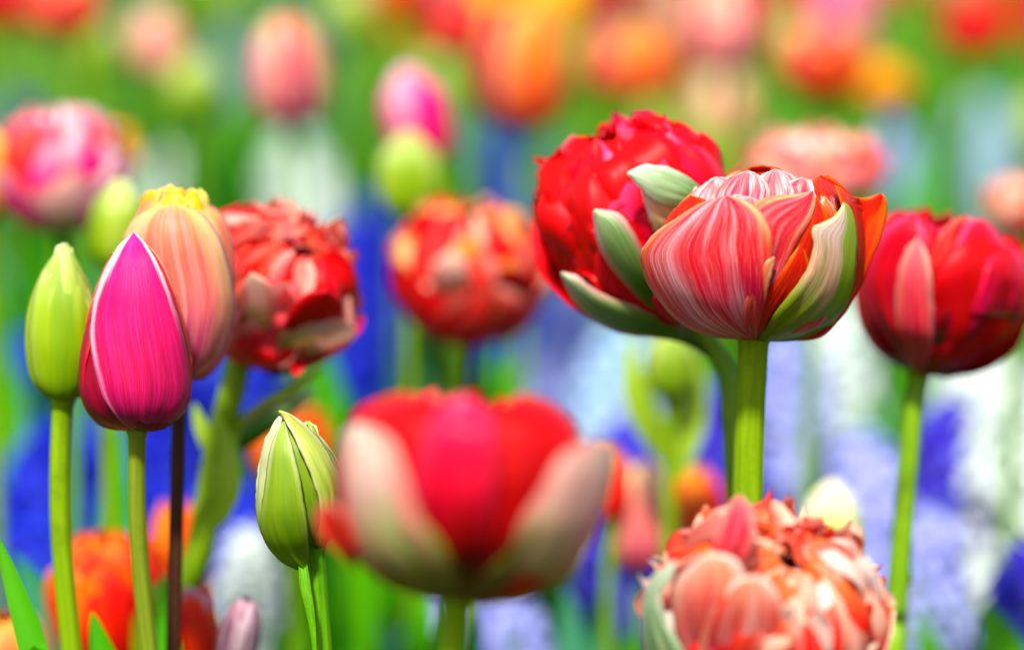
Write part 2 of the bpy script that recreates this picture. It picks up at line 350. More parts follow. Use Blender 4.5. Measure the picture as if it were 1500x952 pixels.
def head_matrix(lean=0., toward=0., spin=0.):
    """axis starts vertical; lean>0 tips it to picture right, toward>0 tips it to the camera"""
    return Matrix.Rotation(R_(lean), 4, 'Y') @ Matrix.Rotation(R_(toward), 4, 'X') @ Matrix.Rotation(R_(spin), 4, 'Z')
AZ0 = -90.  # azimuth 0 faces the camera, + to the right
def add_petal(root, HM, az, me, mat, name='petal', tilt=0., thick=0.):
    o = meshobj(name, me, root, M[mat], HM @ Matrix.Rotation(R_(AZ0 + az), 4, 'Z') @ Matrix.Rotation(R_(tilt), 4, 'Y'))
    if thick:
        s = o.modifiers.new('thickness', 'SOLIDIFY'); s.thickness = thick; s.offset = 0
    return o
def tube(pts, rads, n=12, seg=24, name='stem', groove=0.):
    V, U = [], []
    prev = None
    for j in range(seg + 1):
        t = j / seg
        p = Vector(curve(pts, t)); q = Vector(curve(pts, min(1, t + .01))) - Vector(curve(pts, max(0, t - .01)))
        q.normalize()
        x = Vector((1, 0, 0)) - q * q.x; x.normalize(); y = q.cross(x)
        r = pl(rads, t)
        for i in range(n + 1):
            a = 6.28318 * i / n
            g = 1 - groove * (math.exp(-((a - 4.45) * 4) ** 2) + math.exp(-((a - 2.2) * 3.) ** 2))
            V.append(p + (x * math.cos(a) + y * math.sin(a)) * r * g); U.append((i / n, t))
    return grid_mesh(name, V, U, n, seg)

def leaf_mesh(L, W, bend=.35, twist=0., nu=6, nv=14, seed=0, fold=.35):
    rd = random.Random(seed); V, U = [], []; x = z = 0.
    pts = []
    ang = R_(rd.uniform(4, 12)); 
    for j in range(nv + 1):
        v = j / nv; pts.append((x, z, ang))
        x += math.sin(ang) * L / nv; z += math.cos(ang) * L / nv; ang += bend * 1.6 / nv * (v + .4)
    ph = rd.uniform(0, 6)
    for j, (x, z, ang) in enumerate(pts):
        v = j / nv; w = W * pl(WS_LEAF, v); tw = twist * v + .15 * math.sin(v * 7 + ph)
        for i in range(nu + 1):
            u = -1 + 2 * i / nu
            s = u * w; h = abs(u) * w * fold * (1 - .5 * v) + .08 * w * math.sin(v * 11 + ph) * u * u
            yy = s * math.cos(tw) - h * math.sin(tw); hh = h * math.cos(tw) + s * math.sin(tw)
            V.append((x - hh * math.cos(ang), yy, z + hh * math.sin(ang))); U.append(((u + 1) / 2, v))
    return grid_mesh('leaf', V, U, nu, nv)
LEAVES = [leaf_mesh(L, w, b, t, seed=i) for i, (L, w, b, t) in enumerate([(.22, .020, .35, .5), (.26, .026, .55, -.6), (.19, .017, .2, .3), (.24, .022, .8, .9), (.28, .018, .3, -.3)])]

def plant(name, label, cat, px, py, d, root_dx=0., root_dy=0., lean=0., toward=0., spin=0., stem='stem', r=.0026, group=None, mids=None, leaves=2, seed=0, lm='leaf', groove=0., rtop=None):
    """root empty on the soil, stem up to the flower base at pixel px,py"""
    top = at(px, py, d); rd = random.Random(seed * 7 + 3)
    rx = top.x + root_dx * mpp(d); ry = top.y + root_dy
    root = empty(name, (rx, ry, 0), label, cat, group)
    HM = Matrix.Translation(top - Vector((rx, ry, 0))) @ head_matrix(lean, toward, spin)
    T = HM.translation; axis = (HM.to_3x3() @ Vector((0, 0, 1)))
    if mids: pts = [Vector((0, 0, 0))] + [at(a, b, c) - Vector((rx, ry, 0)) for a, b, c in mids] + [T + axis * .001]
    else:
        q = T - axis * .05
        f = .72
        pts = [Vector((0, 0, 0)), Vector((q.x * .3, q.y * .3, q.z * .36)), Vector((q.x * f, q.y * f, q.z * f)), q.copy(), T + axis * .002]
    rt = rtop or r
    meshobj('stem', tube([tuple(p) for p in pts], [(0, r * 1.25), (.6, r * 1.05), (.90, rt), (.975, rt * 1.04), (1, rt * 1.5)], groove=groove), root, M[stem])
    for k in range(leaves):
        o = meshobj('leaf', LEAVES[rd.randrange(5)], root, M[lm], Matrix.Rotation(rd.uniform(0, 6.28), 4, 'Z') @ Matrix.Scale(rd.uniform(.8, 1.05), 4))
    return root, HM

def arching_leaf(root, pts, wid, mat, name='leaf', face=(0, -1, 0), nv=18, fold=.25, seed=0, ws=WS_LEAF):
    """leaf along world points, broad side turned to 'face'"""
    V, U = [], []; base = root.location; F = Vector(face); nu = 6
    for j in range(nv + 1):
        v = j / nv; p = Vector(curve([tuple(q) for q in pts], v)); t = Vector(curve([tuple(q) for q in pts], min(1, v + .01))) - Vector(curve([tuple(q) for q in pts], max(0, v - .01)))
        t.normalize(); s = t.cross(F); s.normalize(); nrm = s.cross(t)
        w = wid * pl(ws, v)
        for i in range(nu + 1):
            u = -1 + 2 * i / nu
            V.append(p + s * u * w + nrm * (fold * w * u * u) * (1 if nrm.dot(F) > 0 else -1) - base); U.append(((u + 1) / 2, v))
    return meshobj(name, grid_mesh(name, V, U, nu, nv), root, M[mat])

CACHE = {}
def closed_head(root, HM, R, H, outer, inner, spin=0., hero=False, seed=0, tip=.08, W=1.08, open_=0., ws=WS_OVATE, thick=0., shoulder=.86):
    q = (20, 30) if hero else (8, 12)
    for k in range(3):
        for ring, mat, s in ((1, inner, .93), (0, outer, 1.)):
            key = None if hero else (round(R, 4), round(H, 4), ring, tip, W, open_, k)
            me = CACHE.get(key) if key else None
            if me is None:
                me = petal_mesh(cupprof(R * s, H * (1.0 if ring == 0 else .985), tip + open_, .42, shoulder + open_ * .3), R * W, ws, None, *q,
                                ruf=R*.02, crump=R*.012, cs=90, seed=seed * 11 + k * 2 + ring, roll=-R * .015)
                if key: CACHE[key] = me
            add_petal(root, HM, spin + k * 120 + ring * 60, me, mat, thick=thick)

def double_head(root, HM, R, H, mats, outer_mats, seed=0, rings=4, q=(9, 12), per=7, fw=.62, sq=.75, outer=6, ruf=.12, crump=.1, top=168, oscale=1., first=70, oth=(95, 118), thick=0, t0=100, fs=1., tj=.07):
    rd = random.Random(seed)
    N = rings * per
    for n_ in range(N):                         # inner crumpled petals, spiralling up to the crown
        f = n_ / (N - 1)
        th = lerp(t0, top, f ** .75) + rd.uniform(-7, 7)
        s = lerp(.99, .90, f) + rd.uniform(-.05, .04)
        aa = (first + n_ * 137.5 + 180) % 360 - 180
        if fs < 1 and abs(aa) < 85: s *= fs + (1 - fs) * f * .8
        key = (round(R, 4), N, int(f * 4.99), n_ % 3, sq, q) if seed >= 100 else None
        me = CACHE.get(key) if key else None
        if me is None:
            me = petal_mesh(domeprof(R, H, th, s, sq, rd.uniform(-.05, .08) * R * (1 - f), rd.uniform(-.04, tj) * H), R * fw * rd.uniform(.8, 1.15) * (1 - .2 * f),
                            rd.choice([WS_ROUND, WS_FAN, WS_ROUND]), R * rd.uniform(.42, .75), *q, ruf=R * ruf, rfreq=rd.uniform(6, 11), crump=R * crump, cs=1.7 / R, seed=rd.randrange(9999), notch=.12, roll=rd.uniform(-.08, .05) * R)
            if key: CACHE[key] = me
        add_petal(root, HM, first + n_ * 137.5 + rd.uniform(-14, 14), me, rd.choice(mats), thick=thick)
    if top > 165:                               # closed heart over the centre
        for i in range(6):
            me = petal_mesh(domeprof(R, H, 176 - 3 * (i % 2), lerp(.9, .78, i / 5), sq, 0, rd.uniform(-.02, .03) * H), R * .62, WS_ROUND, R * rd.uniform(.5, .7), *q, ruf=R * .07, crump=R * crump, cs=1.9 / R, seed=400 + i)
            add_petal(root, HM, first + i * 137.5, me, mats[i % len(mats)], thick=thick)
    for i in range(outer):
        th = rd.uniform(*oth)
        if fs < 1 and abs((first + 360 * i / outer + 180) % 360 - 180) < 75: continue
        key = (round(R, 4), 'o', i % 3, sq, q, oth) if seed >= 100 else None
        me = CACHE.get(key) if key else None
        if me is None:
            me = petal_mesh(domeprof(R * oscale, H, th, 1.02, sq, rd.uniform(0, .1) * R), R * .82, WS_OVATE, None, *q, ruf=R * .06, crump=R * .03, cs=1.2 / R, seed=rd.randrange(9999), roll=R * .03)
            if key: CACHE[key] = me
        add_petal(root, HM, first + 360 * i / outer + rd.uniform(-8, 8), me, outer_mats[i % len(outer_mats)], thick=thick)

def smooth_at(pts, t):
    """smooth curve through (x, y) pairs"""
    n = len(pts)
    if t <= pts[0][0]: return pts[0][1]
    if t >= pts[-1][0]: return pts[-1][1]
    def slope(i):
        if i == 0: return (pts[1][1] - pts[0][1]) / (pts[1][0] - pts[0][0])
        if i == n - 1: return (pts[-1][1] - pts[-2][1]) / (pts[-1][0] - pts[-2][0])
        return (pts[i+1][1] - pts[i-1][1]) / (pts[i+1][0] - pts[i-1][0])
    for i in range(n - 1):
        a, b_ = pts[i], pts[i+1]
        if t <= b_[0]:
            h = b_[0] - a[0]; f = (t - a[0]) / h
            return ((2*f**3 - 3*f*f + 1) * a[1] + (f**3 - 2*f*f + f) * h * slope(i) + (-2*f**3 + 3*f*f) * b_[1] + (f**3 - f*f) * h * slope(i + 1))
def resample(pts, n):
    q = [Vector(curve(pts, k / 80)) for k in range(81)]
    L = [0]
    for a, b_ in zip(q, q[1:]): L.append(L[-1] + (b_ - a).length)
    out = []; i = 0
    for k in range(n + 1):
        t = L[-1] * k / n
        while i < 79 and L[i + 1] < t: i += 1
        f = (t - L[i]) / max(1e-9, L[i + 1] - L[i]); out.append(q[i].lerp(q[i + 1], min(1, max(0, f))))
    return out
def loft(root, body, d0, Lp, Rp, mat, s=1., name='petal', nu=16, nv=26, thick=.0006, puff=.0, crump=.0, cs=90, seed=0, ruf=0., bulge=0., tw=0., fold=.0007, nick=1.2):
    """petal lying on a round flower body (py, centre px, radius px); its two edges run from base to tip"""
    A, B = resample([tuple(p) for p in Lp], nv), resample([tuple(p) for p in Rp], nv)
    bd = [(a, b_) for a, b_, c in body]; br = [(a, c) for a, b_, c in body]; off = Vector((seed * 3.7, seed * 1.3, seed * 9.1))
    V, U = [], []; tt = math.tan(R_(PITCH + tw)); rmax = max(c for c, in [(q[2],) for q in body]); pb = body[-1][0]
    for j in range(nv + 1):
        v = j / nv
        for i in range(nu + 1):
            u = i / nu; p = A[j].lerp(B[j], u)
            if nick:
                q = nick * abs(2 * u - 1) ** 3 * min(1, v * 2)
                p = p + Vector((noise.noise(Vector((v * 16, seed * 3.3, u * 2))), noise.noise(Vector((v * 16, seed * 3.3, 9 + u * 2))))) * q * 1.6
            bow = bulge * math.sin(math.pi * u) * math.sin(math.pi * v)
            r = max(1, smooth_at(br, p.y)) + (s - 1) * rmax; dx = p.x - smooth_at(bd, p.y)
            dep = (math.sqrt(max(0, r * r - dx * dx) + 9) + (pb - p.y) * tt) * mpp(d0)
            dep += (s - 1) * rmax * mpp(d0) * .5
            P0 = at(p.x, p.y, d0 - dep)
            e = abs(2 * u - 1)
            w = puff * (math.sin(math.pi * u) ** .5 if 0 < u < 1 else 0)
            if crump: w += crump * noise.noise(P0 * cs + off) * 1.6 * (.3 + .7 * v)
            w += fold * (noise.noise(Vector((u * 5.5 + .6 * math.sin(v * 3), v * 1.1, seed * 5.1))) * 1.5 + .5 * noise.noise(Vector((u * 14, v * 2, seed * 2.7)))) * math.sin(math.pi * min(1, v * 1.4 + .1)) * (1.3 - .5 * e)
            if ruf: w += ruf * e * e * math.sin(v * 12 + seed + (2 if u > .5 else 0)) * v
            P0 = at(p.x, p.y, d0 - dep - w - bow)
            V.append(P0 - root.location); U.append((u, v))
    o = meshobj(name, grid_mesh(name, V, U, nu, nv), root, M[mat])
    # smooth the depth of the silhouette edges
    if thick:
        m_ = o.modifiers.new('thickness', 'SOLIDIFY'); m_.thickness = thick; m_.offset = 0
    return o

# ------------------------------------------------------------------ setting: soil and undergrowth
b = NB('soil_dark')
tc = b.n('ShaderNodeTexCoord').outputs['Object']
n = b.noise(tc, 35, 6, .7)
SOIL = b.shade(b.mix(n, hexc('#241a12'), hexc('#4a3a28')), .95, 0, n, 1., .02)
def plane(name, x0, x1, y0, y1, z, mat, n=60):
    V, U = [], []
    for j in range(n + 1):
        for i in range(n + 1):
            x, y = lerp(x0, x1, i / n), lerp(y0, y1, j / n)
            V.append((x, y, z)); U.append((i / n, j / n))
    o = meshobj(name, grid_mesh(name, V, U, n, n), None, mat); o['kind'] = 'structure'; return o
plane('soil', -60, 60, -20, 100, 0, SOIL, 40)

HYPOS = []
def blade_field(name, N, ya, yb, hmin, hmax, mats, seed, label, wid=.011):
    rd = random.Random(seed); V, F, UVs, MI = [], [], [], []
    for k in range(N):
        y = ya + (yb - ya) * rd.random() ** 1.3
        half = .36 * y + .25
        x = rd.uniform(-half, half)
        h = rd.uniform(hmin, hmax)
        for (hx, hy_) in HYPOS:
            if hy_ - .75 < y < hy_ + .02 and abs(x - hx * y / hy_) < .045: h = min(h, rd.uniform(.08, .15)); break
        w = wid * rd.uniform(.6, 1.5); a = rd.uniform(0, 6.28); bend = rd.uniform(.02, .5)
        lx, ly = math.cos(a), math.sin(a); mi = rd.randrange(len(mats)); base = len(V); ns = 5
        for j in range(ns + 1):
            v = j / ns; ww = w * pl(WS_LEAF, v); o = bend * h * v * v
            cx, cy, cz = x + lx * o, y + ly * o, h * v * (1 - .25 * bend * v)
            for s_ in (-1, 0, 1):
                V.append((cx - ly * ww * s_ - lx * abs(s_) * ww * .3, cy + lx * ww * s_ - ly * abs(s_) * ww * .3, cz)); UVs.append(((s_ + 1) / 2, v))
        for j in range(ns):
            for s_ in (0, 1):
                q = base + j * 3 + s_; F.append((q, q + 1, q + 4, q + 3)); MI.append(mi)
    me = bpy.data.meshes.new(name); me.from_pydata(V, [], F); uv = me.uv_layers.new(name='UVMap')
    for m in mats: me.materials.append(M[m])
    for p, mi in zip(me.polygons, MI):
        p.use_smooth = True; p.material_index = mi
        for li, vi in zip(p.loop_indices, p.vertices): uv.data[li].uv = UVs[vi]
    o = bpy.data.objects.new(name, me); S.collection.objects.link(o)
    o['kind'] = 'stuff'; o['label'] = label; o['category'] = 'foliage'
    return o

# ------------------------------------------------------------------ hyacinths
def hy_mesh(R, H, N, seed):
    rd = random.Random(seed); V, F, UV = [], [], []
    for k in range(N):
        f = (k + .5) / N; a = k * 2.39996 + rd.uniform(-.2, .2)
        z = H * f; env = R * (.55 + .45 * math.sin(math.pi * min(1, f * .9 + .18))) * (1 if f < .8 else 1 - (f - .8) * 2.2)
        up = lerp(-.35, .9, f) + rd.uniform(-.2, .2)
        D = Vector((math.cos(a) * math.cos(up), math.sin(a) * math.cos(up), math.sin(up)))
        X = Vector((-math.sin(a), math.cos(a), 0)); Y = D.cross(X)
        C = Vector((math.cos(a) * env * .72, math.sin(a) * env * .72, z))
        s = R * rd.uniform(.36, .46)
        for q in range(6):
            b_ = q * math.pi / 3 + rd.uniform(-.15, .15); c = X * math.cos(b_) + Y * math.sin(b_); t = D.cross(c)
            rows = [(0., -.5, .12), (.30, .15, .20), (.72, .30, .24), (1.1, .05, .16), (1.25, -.22, .03)]
            base = len(V)
            for (ro, dd, w) in rows:
                m = C + c * ro * s + D * dd * s
                for e_ in (-1, 1):
                    V.append(m + t * w * s * e_); UV.append(((e_ + 1) / 2, ro / 1.25))
            for j in range(4): F.append((base + 2*j, base + 2*j + 1, base + 2*j + 3, base + 2*j + 2))
    me = bpy.data.meshes.new('flower_spike'); me.from_pydata(V, [], F); uv = me.uv_layers.new(name='UVMap')
    for p in me.polygons:
        p.use_smooth = True
        for li, vi in zip(p.loop_indices, p.vertices): uv.data[li].uv = UV[vi]
    return me
HYM = [hy_mesh(.034, .135, 44, 1), hy_mesh(.031, .12, 38, 2), hy_mesh(.037, .15, 48, 3)]
HLEAF = [leaf_mesh(.20, .014, .25, .2, seed=31, fold=.6), leaf_mesh(.17, .016, .5, -.2, seed=32, fold=.6)]
HST = tube([(0, 0, 0), (.002, 0, .07), (-.001, .001, .14), (0, 0, .20)], [(0, .006), (1, .0045)], n=8, seg=8)
def hyacinth(x, y, mat, label, group=None, h=.29, seed=0, lean=0., scale=1.):
    rd = random.Random(seed)
    root = empty('hyacinth', (x, y, 0), label, 'hyacinth', group); k = seed % 3
    H = (.135, .12, .15)[k] * scale
    L = Matrix.Rotation(R_(lean), 4, 'Y')
    z0 = h - H
    meshobj('flower_spike', HYM[k], root, M[mat], L @ Matrix.Translation((0, 0, z0)) @ Matrix.Scale(scale, 4) @ Matrix.Rotation(rd.uniform(0, 6), 4, 'Z'))
    meshobj('stem', HST, root, M['stem'], L @ Matrix.Diagonal((1, 1, (h - .02) / .2, 1)))
    for q in range(3):
        meshobj('leaf', HLEAF[q % 2], root, M['leaf' if q else 'leaf_blue'], Matrix.Rotation(rd.uniform(0, 6.28), 4, 'Z') @ Matrix.Scale(rd.uniform(.9, 1.25), 4))
    return root
def hy_px(px, ytop, mat, label, h=.29, seed=0, lean=0., scale=1., group=None):
    """top of the spike seen at px,ytop, spike h tall above the soil"""
    sl_ = math.tan(R_(PITCH) + math.atan((ytop - 476) * 36 / LENS / 1500))
    Y = (CAM_Z - h) / sl_
    d = Y * math.cos(R_(PITCH)) + (CAM_Z - h) * math.sin(R_(PITCH))
    p = at(px, ytop, d); HYPOS.append((p.x, p.y))
    return hyacinth(p.x, p.y, mat, label, group, h, seed, lean, scale)
hy_px(30, 505, 'hy_blue', 'deep blue hyacinth at the left edge below the left green bud', seed=1)
hy_px(-55, 470, 'hy_blue', 'deep blue hyacinth cut by the left frame edge', seed=7)
hy_px(130, 560, 'hy_blue', 'deep blue hyacinth behind the bright stem of the left bud', seed=3, h=.28)
hy_px(70, 640, 'hy_blue', 'lower blue hyacinth at left, nearer than the others there', seed=2, h=.27)
hy_px(355, 510, 'hy_blue', 'blue hyacinth behind the leafy stem under the left red double tulip', seed=4)
hy_px(265, 545, 'hy_blue', 'blue hyacinth between the brown stem and the leafy stem', seed=5)
hy_px(545, 300, 'hy_blue', 'blue hyacinth left of the blurred coral red double tulip', seed=6, h=.3)
hy_px(500, 345, 'hy_blue', 'blue hyacinth behind the right edge of the left red double tulip', seed=8, h=.3)
hy_px(725, 170, 'hy_blue', 'far blue hyacinth under the orange tulip, left of a pair', seed=9, h=.3)
hy_px(800, 185, 'hy_blue', 'far blue hyacinth under the orange tulip, right of a pair', seed=10, h=.3)
hy_px(760, 300, 'hy_blue', 'blue hyacinth behind the top of the coral red double tulip', seed=11, h=.3)
hy_px(430, 205, 'hy_white', 'white hyacinth straight below the peach and pink closed tulip', seed=12, h=.3)
hy_px(485, 250, 'hy_white', 'white hyacinth touching the left red double tulip from behind', seed=13, h=.3)
hy_px(245, 235, 'hy_white', 'white hyacinth behind the peach tulip with the yellow crest', seed=14, h=.3)
hy_px(1440, 150, 'hy_ice', 'pale ice blue hyacinth at upper right', seed=15, h=.32)
hy_px(1400, 240, 'hy_ice', 'ice blue hyacinth behind the right red tulip', seed=16, h=.3)
hy_px(1300, 190, 'hy_lavender', 'faint lavender hyacinth right of the blurred coral and cream double tulip', seed=17, h=.3)
hy_px(835, 435, 'hy_lavender', 'lavender hyacinth left of the lime green bud', seed=19, h=.3)
hy_px(905, 500, 'hy_ice', 'pale hyacinth half hidden behind the lime green bud', seed=20, h=.29)
hy_px(1160, 510, 'hy_lavender', 'lavender hyacinth directly right of the thick central stem', seed=21, h=.3)
hy_px(1225, 455, 'hy_white', 'white hyacinth under the right side of the flamed double tulip', seed=22, h=.3)
hy_px(1055, 585, 'hy_violet', 'violet hyacinth left of the paired stems behind the lime bud', seed=23, h=.28)
hy_px(925, 625, 'hy_violet', 'violet hyacinth behind the base of the lime green bud', seed=24, h=.28)
hy_px(1270, 650, 'hy_lavender', 'lavender hyacinth behind the cream bud', seed=25, h=.29)
hy_px(1350, 760, 'hy_lavender', 'lower lavender hyacinth behind the stem of the right red tulip', seed=28, h=.26)
hy_px(1440, 520, 'hy_white', 'big white hyacinth below the right red tulip', seed=26, h=.31, scale=1.2)
hy_px(1500, 560, 'hy_white', 'white hyacinth cut by the right frame edge', seed=27, h=.31, scale=1.2)
hy_px(1395, 610, 'hy_violet', 'violet blue hyacinth in front of the big white hyacinth', seed=29, h=.29)
hy_px(1450, 800, 'hy_blue', 'blue violet hyacinth at the lower right corner', seed=30, h=.27, lean=14)
hy_px(1510, 815, 'hy_violet', 'violet hyacinth at the lower right edge of the frame', seed=31, h=.27)
hy_px(362, 782, 'hy_white', 'white hyacinth low between the leafy stem and the pointed bud', seed=31, h=.25, scale=.62)
hy_px(660, 875, 'hy_lavender', 'lavender white hyacinth behind the pale foreground stem', seed=33, h=.23)
hy_px(745, 885, 'hy_lavender', 'lavender white hyacinth right of the pale foreground stem', seed=34, h=.23)
hy_px(330, 700, 'hy_blue', 'blue hyacinth low behind the leafy stem and orange tulips', seed=38, h=.27)
hy_px(200, 610, 'hy_blue', 'blue hyacinth straight behind the olive stem', seed=39, h=.27)

blade_field('leaf_undergrowth', 17000, 1.10, 4.5, .12, .31, ['leaf', 'leaf', 'leaf_gap_shade', 'leaf_deep', 'leaf_gap_shade', 'leaf_blue', 'leaf_lime'], 1, 'green strap leaves filling the bed between the flowers')
blade_field('distant_leaf_undergrowth', 11000, 4.5, 14, .15, .30, ['leaf', 'leaf_gap_shade', 'leaf_deep', 'leaf_lime'], 2, 'soft green leaf mass at the far back of the bed', .016)

def leaf_clump(px, ytop, d, label, mat='leaf', n=4, wid=.015, seed=0):
    rd = random.Random(seed); t = at(px, ytop, d); base = Vector((t.x, t.y, 0))
    root = empty('leafy_tulip_plant', base, label, 'plant', None)
    for k in range(n):
        a = rd.uniform(0, 6.28); sp = rd.uniform(.01, .045); h = t.z * rd.uniform(.82, 1.) if k else t.z
        dx, dy = math.cos(a) * sp, math.sin(a) * sp * .6
        pts = [base + Vector((dx * q * q * 1.0 + .004 * math.cos(a), dy * q * q + .004 * math.sin(a), h * q)) for q in (0, .3, .6, .85, 1)]
        arching_leaf(root, pts, wid * rd.uniform(.8, 1.2), mat if rd.random() < .6 else 'leaf_gap_shade', face=(rd.uniform(-.6, .6), -1, rd.uniform(0, .4)), nv=12, fold=.35)
CL = [(520, 480, 1.42, 'leaf', 'between the left and middle red double tulips'), (575, 505, 1.36, 'leaf', 'under the left side of the blurred coral tulip'), (640, 500, 1.42, 'leaf', 'straight under the blurred coral tulip'),
      (495, 815, 1.25, 'leaf', 'right of the stem of the pointed bud'), (560, 860, 1.2, 'leaf', 'under the left side of the foreground tulip'), (610, 890, 1.15, 'leaf_deep', 'left of the foreground stem'),
      (850, 600, 1.42, 'leaf_deep', 'above the right petal of the foreground tulip'), (885, 850, 1.2, 'leaf_blue', 'below the right petal of the foreground tulip'), (830, 870, 1.22, 'leaf', 'low right of the foreground stem'),
      (1180, 640, 1.45, 'leaf', 'right of the thick central stem'), (1205, 880, 1.3, 'leaf_deep', 'behind the bottom ruffled tulip'), (1330, 565, 1.5, 'leaf', 'beside the stem of the right red tulip'),
      (300, 130, 2.35, 'leaf', 'far back above the left red double tulip'), (340, 160, 2.25, 'leaf', 'left of the far peach striped tulip'), (320, 200, 2.0, 'leaf_deep', 'behind the left red double tulip'), (560, 130, 2.1, 'leaf_deep', 'left of the far pink closed tulip'),
      (520, 110, 2.3, 'leaf', 'right of the far peach striped tulip'), (1330, 140, 2.1, 'leaf', 'right of the golden tulip'), (1350, 200, 1.95, 'leaf', 'above the right red tulip'), (1320, 235, 1.8, 'leaf', 'between the coral cream tulip and the right red one'),
      (1110, 170, 1.95, 'leaf_lime', 'above the coral cream tulip'), (30, 345, 1.6, 'leaf_deep', 'at the left edge below the pink double tulip'), (70, 380, 1.5, 'leaf_blue', 'above the left lime bud'), (20, 400, 1.45, 'leaf', 'at the left edge beside the lime bud'),
      (1450, 880, 1.25, 'leaf', 'in the lower right corner'), (400, 870, 1.2, 'leaf_deep', 'left of the stem of the pointed bud'), (690, 520, 1.4, 'leaf', 'under the right side of the blurred coral tulip'), (1490, 100, 2.3, 'leaf_deep', 'in the upper right corner'),
      (660, 110, 2.2, 'leaf', 'between the far pink and orange tulips'), (860, 90, 2.4, 'leaf', 'right of the far orange tulip'), (1150, 830, 1.4, 'leaf', 'behind the cream bud'), (480, 560, 1.3, 'leaf', 'above the blurred orange tulip by the pointed bud')]
for k, (px, yt, d, mt, wh) in enumerate(CL):
    leaf_clump(px, yt, d, ('dark ' if mt == 'leaf_deep' else 'blue ' if mt == 'leaf_blue' else '') + 'green blurred leafy plant ' + wh, mt, 4, .014 * (1 if d < 1.7 else 1.5), seed=300 + k)
# far rows: everything beyond two metres
rd = random.Random(77)
for k in range(8):
    y = 2.2 + 3.2 * rd.random(); x = rd.uniform(-.21, .21) * y
    if abs(x - at(900, 100, y).x) < .1 * y * 0: continue
    hyacinth(x, y, rd.choice(['hy_blue', 'hy_violet', 'hy_blue', 'hy_lavender']), 'blurred hyacinth in the far rows at the top of the picture', 'far hyacinths', rd.uniform(.27, .31), 50 + k)

# ------------------------------------------------------------------ blurred tulips, middle distance and far
def tul(label, px, base, topy, d, wpx, outer, inner, lean=0., toward=0., spin=None, tip=.1, open_=0., stem='stem', seed=0, cat='tulip', name='tulip', group=None, leaves=2, root_dx=0., ws=WS_OVATE, shoulder=.86, r=.0026, W=1.08):
    m = mpp(d); H = (base - topy) * m / max(.6, math.cos(R_(lean))); R = wpx * m / 2
    root, HM = plant(name, label, cat, px, base, d, root_dx, 0, lean, toward, 0, stem, r, group, None, leaves, seed)
    closed_head(root, HM, R, H, outer, inner, spin if spin is not None else random.Random(seed).uniform(0, 120), False, seed, tip, W, open_, ws, 0, shoulder)
    return root
def dbl(label, px, base, d, wpx, hpx, mats, outer, lean=0., toward=0., stem='stem', seed=0, leaves=2, rings=4, q=(8, 10), group=None, **kw):
    m = mpp(d)
    root, HM = plant('double_tulip', label, 'double tulip', px, base, d, 0, 0, lean, toward, 0, stem, .0028, group, None, leaves, seed)
    double_head(root, HM, wpx * m / 2, hpx * m, mats, outer, seed, rings, q, **kw)
    return root

dbl('blurred coral red double tulip with one white petal, mid picture', 685, 488, 1.17, 215, 200, ['coral', 'orange_coral', 'red_pale', 'red', 'red'], ['red', 'red', 'red_pale'], per=9, ruf=.15, crump=.15, fw=.5, lean=2, toward=18, seed=101)
_k = [o for o in bpy.data.objects if o.get('label', '').startswith('blurred coral red double')][0]
bK = [(280, 680, 60), (310, 682, 100), (360, 686, 116), (400, 688, 116), (440, 690, 92), (485, 690, 40)]
def KL(L_, R_p, mt, s_, sd): return loft(_k, bK, 1.17, L_, R_p, mt, s_, seed=sd, tw=18, nu=10, nv=14, puff=.002, crump=.001)
KL([(690, 490), (690, 440), (706, 405), (740, 392)], [(700, 490), (760, 460), (792, 420), (775, 398), (740, 392)], 'red_deep', 1.02, 2)
KL([(655, 485), (634, 430), (632, 392), (656, 370)], [(680, 485), (694, 425), (684, 382), (656, 370)], 'pale_green', 1.05, 3)
tul('pink closed tulip with pale top edge above the pale green bud', 628, 246, 97, 1.35, 98, 'pink', 'pink', lean=-13, spin=35, seed=2)
tul('pale lime bud in front of the pink closed tulip', 600, 322, 192, 1.26, 92, 'bud', 'bud', cat='tulip bud', name='tulip_bud', seed=3, spin=0)
tul('peach tulip with a magenta stripe, upper left of centre', 430, 186, 24, 1.5, 108, 'blush', 'wine', lean=-4, spin=-48, seed=4, tip=.3, W=.72)
tul('orange tulip with a yellow heart, top centre', 765, 190, 5, 1.5, 142, 'apricot', 'wine', spin=18, seed=5, tip=.5, open_=.1, W=.82)
tul('rounded coral pink tulip left of the orange tulip at top', 675, 85, -8, 1.7, 88, 'red_pale', 'red', spin=20, seed=6, tip=.4)
tul('spreading peach and pink tulip above the crumpled red tulip', 930, 146, 30, 1.7, 150, 'apricot', 'crimson_pale', spin=5, seed=7, tip=.7, open_=.15, W=.66)
tul('tall pink and cream tulip with a dark base at top', 1062, 106, -30, 1.65, 122, 'blush', 'wine', spin=-22, seed=8, tip=.5, W=.7)
dbl('round coral red double tulip near the top right', 1205, 148, 1.7, 126, 112, ['coral', 'red_pale', 'orange'], ['red_pale', 'orange'], seed=102, rings=3)
dbl('golden orange double tulip right of the coral red one', 1285, 162, 1.85, 92, 74, ['golden', 'orange'], ['golden', 'orange'], seed=103, rings=3)
dbl('small pure red double tulip in the top right corner', 1425, 84, 1.9, 96, 84, ['red', 'red'], ['red', 'parrot'], seed=104, rings=3)
dbl('wide coral and cream double tulip behind the flamed tulip', 1192, 290, 1.25, 200, 98, ['coral', 'coral_pale', 'crimson_pale'], ['coral', 'blush', 'coral_pale'], seed=105, toward=8)
dbl('pale red double tulip cut by the right frame edge', 1490, 345, 1.27, 100, 92, ['coral', 'coral_pale'], ['blush', 'red_pale'], seed=106)
